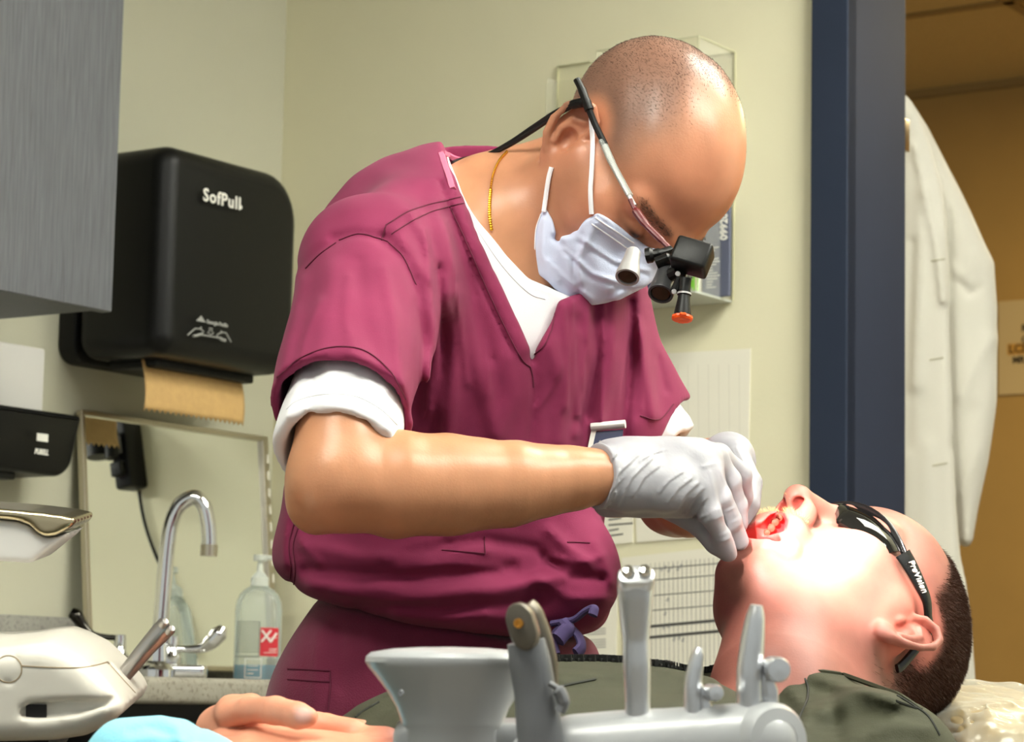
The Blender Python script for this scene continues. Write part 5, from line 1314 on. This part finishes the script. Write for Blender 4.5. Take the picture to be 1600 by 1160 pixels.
G().tube([at(930, 1490, 2.04), at(1250, 1420, 2.32), at(1540, 1290, 2.5)], .02, 12).build('headrest_arm', MATS['steel'], ch)
S = SDF(); HR = np.stack([nrm(cv(.86, -.06, -.5)), nrm(np.cross(cv(0, 1, .1), cv(.86, -.06, -.5))), nrm(np.cross(cv(.86, -.06, -.5), np.cross(cv(0, 1, .1), cv(.86, -.06, -.5))))], 1)
hrc = at(1545, 1192, 2.36)
S.add(RBox(hrc, (.105, .115, .058), HR, .045))
S.disp(Noise3(.0012, 40, 77)).disp(Folds([([(1470, 1130), (1520, 1110), (1600, 1100)], 10, .003), ([(1530, 1160), (1560, 1130), (1600, 1125)], 8, -.003), ([(1480, 1110), (1500, 1140), (1505, 1160)], 5, .003)]))
V, F = S.mesh(hrc - .25, hrc + .25, .004, 2); hrm = mesh_obj('headrest', V, F, mat('headrest_vinyl', (146, 128, 94), .3, coat=.4), ch)
S.add(RBox(hrc, (.110, .120, .0625), HR, .045)); 
S2 = SDF(); S2.add(RBox(hrc, (.1085, .1185, .0615), HR, .045)); S2.disp(Noise3(.0022, 70, 5)).disp(Noise3(.0012, 160, 6)).disp(Folds([([(1440, 1130), (1490, 1112), (1540, 1098), (1600, 1096)], 6, .004), ([(1500, 1100), (1515, 1140), (1508, 1160)], 3, .004), ([(1540, 1100), (1552, 1128), (1548, 1140)], 3, .004), ([(1480, 1150), (1560, 1120), (1600, 1130)], 5, -.003)]))
V, F = S2.mesh(hrc - .25, hrc + .25, .0032, 1); mesh_obj('plastic_cover', V, F, MATS['film'], hrm)
# ------------------------------------------------------------------ instruments in the foreground
mat('white_plastic', (164, 166, 168), .35, spec=.5, coat=.2); mat('ivory_plastic', (208, 203, 192), .35, spec=.5, var=.03, vscale=6); mat('grey_plastic', (108, 110, 114), .5)
mat('metal_satin', (206, 208, 212), .3, metal=.85); mat('bronze', (96, 90, 80), .4, metal=.5); mat('dark_hole', (24, 22, 20), .6)
D0 = 1.56; K = D0 / FPX
VF = lambda px, py, d=D0: Fr(at(px, py, d), cv(1, 0, 0), cv(0, 1, 0), cv(0, 0, 1))
# arm of the holder
hd_ = thing('instrument_holder', at(1050, 1165, D0), 'white rounded instrument holder arm in front of the olive suit', 'instrument holder')
S = SDF(); S.add(Cone(at(900, 1178, D0 + .02), at(1188, 1160, D0), .024, .0245)); S.add(Cone(at(840, 1196, D0 + .02), at(1000, 1180, D0 + .02), .021, .024), .01)
S.add(RBox(at(800, 1175, D0 + .06), (.075, .02, .02), CM, .008), .01)
V, F = S.mesh(*VBOX(640, 1080, 1270, 1260, 1.45, 1.72, .03), .003, 2); mesh_obj('arm', V, F, MATS['white_plastic'], hd_)
ef = Fr(at(1203, 1158, D0), nrm(cv(.15, 0, .8)), cv(0, 1, 0), nrm(cv(.8, 0, .3)))
ef = axis_frame(at(1190, 1160, D0), at(1222, 1158, D0 - .02))
G().lathe(ef, [(0, 0), (.0245, 0), (.0235, .014), (.02, .0195), (.0125, .0205), (.0115, .014), (0, .012)], 36).build('end_cap', MATS['white_plastic'], hd_)
G().lathe(ef, [(0, .0125), (.011, .0135), (.0105, .0175), (.006, .0165), (0, .0165)], 24).build('screw', MATS['bronze'], hd_)
# silver levers
def lever(pts, rs, kx, ky, kr, name, label):
    t = thing(name, at(*pts[0], D0 - .0), label, 'instrument')
    P = spline([at(x, y, D0 + .004) for x, y in pts], 6); r = np.interp(np.arange(len(P)), np.arange(len(rs)) * 6, rs) * K
    G().tube(P, r, 16, flat=.7).build('lever', MATS['metal_satin'], t)
    G().lathe(axis_frame(at(kx, ky, D0 + .01), at(kx + 12, ky + 1, D0 - .012)), [(0, 0), (kr * K, 0), (kr * K, .018), (kr * K * .85, .022), (0, .0225)], 28).build('knob', MATS['metal_satin'], t)
    G().prism(VF(kx - 14, ky + 60, D0 + .012), [(-8 * K, -60 * K), (24 * K, -60 * K), (22 * K, 30 * K), (6 * K, 70 * K), (-8 * K, 90 * K)], 0, .012, .003).build('bracket', MATS['metal_satin'], t)
lever([(1176, 1160), (1172, 1100), (1172, 1050), (1176, 1000), (1180, 965), (1182, 946)], [31, 31, 30, 27, 22, 14], 1206, 1046, 20, 'suction_valve', 'larger silver suction lever at the right end of the white arm')
lever([(1085, 1150), (1083, 1100), (1083, 1070), (1087, 1040), (1091, 1022), (1093, 1012)], [22, 21, 20, 18, 14, 8], 1108, 1082, 13, 'suction_valve', 'smaller silver suction lever beside the steel syringe')
# steel syringe standing in the holder
sy = thing('air_water_syringe', at(994, 1120, D0), 'steel air-water syringe with two round buttons standing upright', 'syringe')
P = [at(x, y, D0 + .01) for x, y in ((996, 1150), (996, 1090), (995, 1040), (994, 1000), (993, 965), (993, 935), (993, 915), (993, 902))]
P = spline(P, 5); r = np.interp(np.arange(len(P)), np.arange(8) * 5, [20, 20, 22, 21, 25, 28, 29, 28]) * K
G().tube(P, r, 28).build('handle', MATS['metal_satin'], sy)
hf_ = Fr(at(994, 902, D0 + .01), cv(1, 0, 0), nrm(cv(0, .55, .83)), nrm(cv(0, .83, -.55)) * 1.0)
_z = nrm(cv(0, .72, .69)); hf_ = Fr(at(994, 904, D0 + .004), nrm(cv(1, .02, 0)), np.cross(_z, nrm(cv(1, .02, 0))), _z)
G().prism(hf_, rrect(-29 * K, 29 * K, -20 * K, 20 * K, (.007,) * 4), -.006, .004, .002).build('head', MATS['metal_satin'], sy)
for sx in (-13, 13): G().lathe(Fr(hf_(sx * K, 2 * K, .003), hf_.x, hf_.y, hf_.z), [(0, 0), (11 * K, 0), (11 * K, .003), (8 * K, .005), (0, .0054)], 20).build('button', MATS['chrome'], sy)
# grey suction handpiece
sh = thing('saliva_ejector', at(840, 1150, D0), 'grey plastic suction handpiece with an oval metal window', 'suction handpiece')
P = spline([at(x, y, D0) for x, y in ((846, 1175), (842, 1130), (836, 1080), (828, 1035), (822, 1003))], 6); r = np.interp(np.arange(len(P)), np.arange(5) * 6, [36, 36, 33, 33, 30]) * K
g = G().tube(P, r, 28); g.build('body', MATS['grey_plastic'], sh)
P = spline([at(x, y, D0 + .012) for x, y in ((856, 1090), (852, 1040), (842, 1000), (826, 965), (816, 952))], 6); r = np.interp(np.arange(len(P)), np.arange(5) * 6, [18, 22, 24, 28, 26]) * K
G().tube(P, r, 24, flat=.9).build('back_rim', MATS['bronze'], sh)
ov = Fr(at(814, 980, D0 - .016), nrm(cv(.95, .25, .2)), nrm(cv(-.28, .95, -.1)), nrm(np.cross(cv(.95, .25, .2), cv(-.28, .95, -.1))))
G().prism(ov, [(22 * K * math.cos(t), 30 * K * math.sin(t) + (8 * K if math.sin(t) > 0 else -8 * K)) for t in np.linspace(0, 2 * math.pi, 28)[:-1]], -.012, .0, .002).build('window', MATS['bronze'], sh)
G().lathe(Fr(ov(-2 * K, 6 * K, .0), ov.x, ov.y, ov.z), [(0, 0), (8 * K, 0), (7 * K, .002), (4 * K, .002), (3 * K, .0012), (0, .0012)], 20).build('nozzle', mat('brass', (200, 140, 60), .3, metal=.8), sh)
G().tube(spline([at(x, y, D0 - .014) for x, y in ((858, 1068), (872, 1078), (880, 1098), (874, 1112))], 5), np.array([8] * 5 + [17] * 6 + [15] * 5) * K, 14, flat=.6).build('thumb_valve', MATS['grey_plastic'], sh)
# white flared cap
fc = thing('lamp_handle', at(688, 1160, D0 + .03), 'white flared cap on a neck standing behind the grey handpiece', 'handle')
K2 = (D0 + .05) / FPX
zf = nrm(cv(.02, .995, -.105)); xf = nrm(cv(1, -.015, 0)); cf = Fr(at(706, 1165, D0 + .05), xf, nrm(np.cross(zf, xf)), zf)
prof = [(0, -20), (76, -20), (76, 26), (79, 30), (80, 36), (88, 58), (104, 84), (122, 106), (134, 120), (139, 128), (138, 136), (130, 143), (95, 149), (50, 152), (0, 153)]
G().lathe(cf, [(a * K2, b * K2) for a, b in prof], 56, 1., .8).build('cap', MATS['white_plastic'], fc)
G().lathe(Fr(at(627, 1083, D0 + .0), cv(.8, -.4, .5), cv(.4, .9, 0), nrm(cv(-.5, -.4, .75))), [(0, 0), (5 * K2, 0), (4 * K2, .001), (0, .0006)], 14).build('dimple', MATS['grey_plastic'], fc)

# white delivery unit at the left, with its handpiece and the steel tray above
DU = 1.95; KU = DU / FPX
du = thing('delivery_unit', at(40, 1080, DU), 'cream plastic delivery unit with a slot, at the left edge', 'dental unit')
S = SDF()
S.add(Extr([(-260, 1000), (-60, 1000), (0, 1000), (40, 997), (70, 992), (95, 990), (118, 998), (150, 1014), (185, 1046), (205, 1070), (214, 1086), (208, 1100), (190, 1116), (155, 1132), (110, 1139), (40, 1141), (-260, 1141)], DU, .075, .016))
class Px2:                                          # groove or slot drawn on the viewer's side
    def __init__(s, poly): s.p = poly
    def __call__(s, P):
        x, y, d = proj(np.asarray(P, np.float64)); return np.maximum(poly_sd(x, y, s.p) * d / FPX, np.abs(d - DU + .08) - .0125).astype(np.float32)
S.sub(Px2([(31, 1120), (34, 1107), (48, 1099), (110, 1095), (182, 1092), (165, 1104), (120, 1117), (60, 1124)]), .004)
circ = [(13 + 21 * math.cos(t), 1046 + 21 * math.sin(t)) for t in np.linspace(0, 6.29, 24)]
S.disp(Folds([(circ, 1.6, -.002), ([(34, 1041), (70, 1043), (120, 1044), (150, 1038), (168, 1035)], 1.6, -.002), ([(168, 1035), (190, 1060), (214, 1082)], 1.6, -.002)]))
V, F = S.mesh(*VBOX(-260, 960, 240, 1180, DU - .12, DU + .12, .02), .0026, 1)
dub = mesh_obj('housing', V, F, MATS['ivory_plastic'], du); T_du = bvh(V, F)
seam('panel_line', [circ, [(34, 1041), (70, 1043), (120, 1044), (150, 1040), (168, 1035)], [(168, 1035), (190, 1060), (211, 1083)]], .0006, mat('panel_tan', (150, 132, 104), .6), T_du, dub, .0)
G().box(VF(42, 1110, DU - .066), 0, .015, -.005, .0045, -.004, .004).build('slot_window', MATS['dark_hole'], dub, smooth=False)
hb = thing('handpiece', at(200, 1045, DU), 'satin steel handpiece rising from the cream delivery unit', 'handpiece')
P = spline([at(x, y, DU + .01) for x, y in ((180, 1072), (205, 1042), (228, 1014), (248, 992), (262, 977))], 6); r = np.interp(np.arange(len(P)), np.arange(5) * 6, [12, 13, 14, 16, 16]) * KU
G().tube(P, r, 24).build('body', mat('steel_satin', (176, 172, 168), .28, metal=.85), hb)
for sx, sy_ in ((257, 974), (267, 985)): G().lathe(axis_frame(at(sx - 3, sy_ + 3, DU + .004), at(sx + 4, sy_ - 6, DU - .002)), [(0, 0), (7.5 * KU, 0), (7.5 * KU, .004), (5 * KU, .006), (0, .0065)], 18).build('button', MATS['steel_satin'], hb)
ho_ = G().tube(spline([at(106, 1128, DU), at(95, 1150, DU - .01), at(82, 1185, DU - .02), at(70, 1300, DU - .05)], 6), [13 * KU] * 19, 14).build('hose', MATS['grey_plastic'], loc=at(95, 1150, DU)); tag(ho_, 'grey hose hanging under the cream delivery unit', 'hose')
bs_ = G().box(VF(60, 1170, DU + .03), -.2, .06, -.03, .015, -.03, .03, .01).build('unit_bracket', MATS['laminate_dark'], du)
# steel tray on a white bracket
DT = 2.0; KT = DT / FPX
ty = thing('instrument_tray', at(-30, 830, DT), 'steel tray on a pale bracket at the left edge above the delivery unit', 'tray')
S = SDF(); S.add(Extr([(-260, 780), (0, 789), (60, 794), (108, 800), (131, 805), (133, 811), (126, 819), (104, 831), (86, 834), (74, 828), (62, 816), (44, 809), (0, 805), (-260, 798)], DT, .045, .003))
V, F = S.mesh(*VBOX(-260, 770, 140, 850, DT - .12, DT + .12, .02), .0018, 2); mesh_obj('tray', V, F, mat('tray_steel', (196, 182, 150), .22, metal=1.), ty)
S = SDF(); S.add(Extr([(-260, 800), (0, 807), (42, 811), (60, 818), (72, 830), (86, 837), (104, 834), (122, 826), (110, 838), (66, 873), (60, 875), (0, 871), (-260, 862)], DT, .04, .004))
V, F = S.mesh(*VBOX(-260, 790, 140, 890, DT - .12, DT + .12, .02), .0022, 2); mesh_obj('bracket', V, F, MATS['enamel'], ty)
# light-blue disposable cloth
S = SDF(); DB = 1.72
S.add(Ell(at(232, 1190, DB), (.032, .030, .03), CM)); S.add(Ell(at(300, 1205, DB), (.03, .028, .03), CM), .02); S.add(Ell(at(180, 1205, DB), (.025, .028, .03), CM), .02); S.add(Cone(at(320, 1210, DB), at(420, 1260, DB), .022, .03), .02)
S.disp(Folds([([(205, 1145), (230, 1136), (262, 1150)], 7, -.0022), ([(200, 1160), (240, 1150), (290, 1160)], 6, .002), ([(300, 1125), (316, 1140), (310, 1160)], 4, -.0022), ([(250, 1122), (275, 1135), (285, 1160)], 6, .0015)])).disp(Noise3(.0012, 70, 3))
V, F = S.mesh(*VBOX(90, 1090, 480, 1360, DB - .06, DB + .06, .02), .0022, 2)
bl_ = mesh_obj('disposable_cloth', V, F, mat('cloth_blue', (134, 204, 224), .75, sheen=.2, bump=.25, bscale=500), loc=at(250, 1200, DB)); tag(bl_, 'crumpled light-blue disposable cloth beside the folded hands', 'cloth')

# ------------------------------------------------------------------ white coat hanging in the doorway
mat('coat', (206, 203, 190), .85, sheen=.1, bump=.25, bscale=700)
DC = 4.0
co = thing('lab_coat', at(1440, 500, DC), 'white coat hanging inside the doorway beside the navy door frame', 'coat')
S = SDF()
def cc(px, py, d=DC): return at(px, py, d)
S.add(Extr([(1395, 165), (1412, 150), (1430, 175), (1450, 230), (1466, 290), (1476, 350), (1482, 420), (1488, 600), (1497, 800), (1510, 950), (1523, 1092), (1400, 1092)], DC, .035, .02))
S.add(Extr([(1400, 165), (1417, 152), (1447, 200), (1492, 292), (1536, 382), (1552, 410), (1558, 480), (1554, 630), (1542, 720), (1528, 790), (1519, 845), (1512, 856), (1498, 858), (1486, 848), (1470, 700), (1460, 400), (1430, 250)], DC + .085, .05, .036), .004)
S.disp(Folds([([(1484, 330), (1484, 500), (1490, 700), (1500, 850), (1508, 1090)], 5, -.004), ([(1430, 230), (1445, 300), (1462, 380), (1474, 470)], 7, .008), ([(1440, 300), (1436, 450), (1430, 600)], 12, .006), ([(1425, 380), (1420, 520), (1418, 700)], 9, -.005),
   ([(1500, 440), (1515, 460), (1530, 450)], 6, -.004), ([(1492, 420), (1510, 440), (1520, 400)], 8, .004), ([(1500, 620), (1530, 560), (1550, 530)], 10, .004), ([(1490, 700), (1520, 640)], 10, -.003), ([(1450, 700), (1448, 860), (1460, 1000)], 14, .004), ([(1500, 770), (1530, 700)], 8, .003)])).disp(Noise3(.002, 18, 51))
V, F = S.mesh(*VBOX(1330, 130, 1590, 1140, DC - .12, DC + .14, .02), .0042, 2); cob = mesh_obj('coat_body', V, F, MATS['coat'], co); T_co = bvh(V, F)
mat('buttonhole', (170, 166, 140), .8)
for l in ([(1455, 408), (1476, 405)], [(1452, 563), (1474, 559)], [(1457, 728), (1480, 724)], [(1484, 900), (1497, 899)]): seam('buttonhole', [l], .0014, MATS['buttonhole'], T_co, cob, .0)
ck = G().box(WB, UJ + .02, UJ + .05, zc - .75, zc - .7, .02 - dep - .03, .02 - dep, .002).build('coat_hook', MATS['steel'], loc=WB(UJ + .03, zc - .72, -.2)); tag(ck, 'steel coat hook on the back of the navy door frame', 'hook')
# ------------------------------------------------------------------ light
w = bpy.data.worlds.new('world'); SC.world = w; w.use_nodes = True
w.node_tree.nodes['Background'].inputs[0].default_value = srgb(230, 234, 228); w.node_tree.nodes['Background'].inputs[1].default_value = .5
mat('tube_light', (255, 255, 255), emit=(250, 250, 238), estr=20.)
mat('louver', (225, 225, 225), .3)
mat('tube_light_bright', (255, 255, 255), emit=(250, 250, 238), estr=25.)
def troffer(x, y, rot, label, L=1.2, W=.6, z=HC, lm='tube_light'):
    fr = Fr((x, y, z), (math.cos(rot), math.sin(rot), 0), (-math.sin(rot), math.cos(rot), 0), (0, 0, 1))
    t = thing('ceiling_light', (x, y, z), label, 'ceiling light', 'ceiling lights')
    f = G().box(fr, -L / 2, L / 2, -W / 2, -W / 2 + .03, -.03, 0).box(fr, -L / 2, L / 2, W / 2 - .03, W / 2, -.03, 0)
    f.box(fr, -L / 2, -L / 2 + .03, -W / 2, W / 2, -.03, 0).box(fr, L / 2 - .03, L / 2, -W / 2, W / 2, -.03, 0)
    f.build('frame', MATS['louver'], t, smooth=False)
    for k in range(4):
        y0 = -W / 2 + .04 + k * (W - .08) / 4
        G().box(fr, -L / 2 + .04, L / 2 - .04, y0 + .012, y0 + (W - .08) / 4 - .012, -.025, -.005).build('light_strip', MATS[lm], t, smooth=False)
troffer(1.35, 1.55, .3, 'long ceiling light above the right side of the room', lm='tube_light_bright')
troffer(-.5, 1.0, .3, 'long ceiling light above the left side of the room')
troffer(1.15, 2.75, .3, 'long ceiling light near the wall behind the dentist')
def area(name, p, q, size, power, rgb=(255, 246, 224)):
    l = bpy.data.lights.new(name, 'AREA'); l.shape = 'RECTANGLE'; l.size, l.size_y = size; l.energy = power; l.color = srgb(*rgb)[:3]
    o = bpy.data.objects.new(name, l); COL.objects.link(o); o.location = p
    o.rotation_euler = Vector(A(*q) - A(*p)).to_track_quat('-Z', 'Y').to_euler(); return o
area('corridor_lamp', WB(UJ + .25, zc - .05, -1.75), WB(UJ + .25, 0, -1.75), (.6, .6), 25, (255, 232, 180))
def spot(name, p, q, deg, power, blend=.25, rad=.05, rgb=(255, 246, 236)):
    l = bpy.data.lights.new(name, 'SPOT'); l.energy = power; l.spot_size = math.radians(deg); l.spot_blend = blend; l.shadow_soft_size = rad; l.color = srgb(*rgb)[:3]
    o = bpy.data.objects.new(name, l); COL.objects.link(o); o.location = p
    o.rotation_euler = Vector(A(*q) - A(*p)).to_track_quat('-Z', 'Y').to_euler(); return o
spot('exam_lamp', at(880, -120, 1.55), at(1288, 836, 2.2), 5.9, 540, .3)
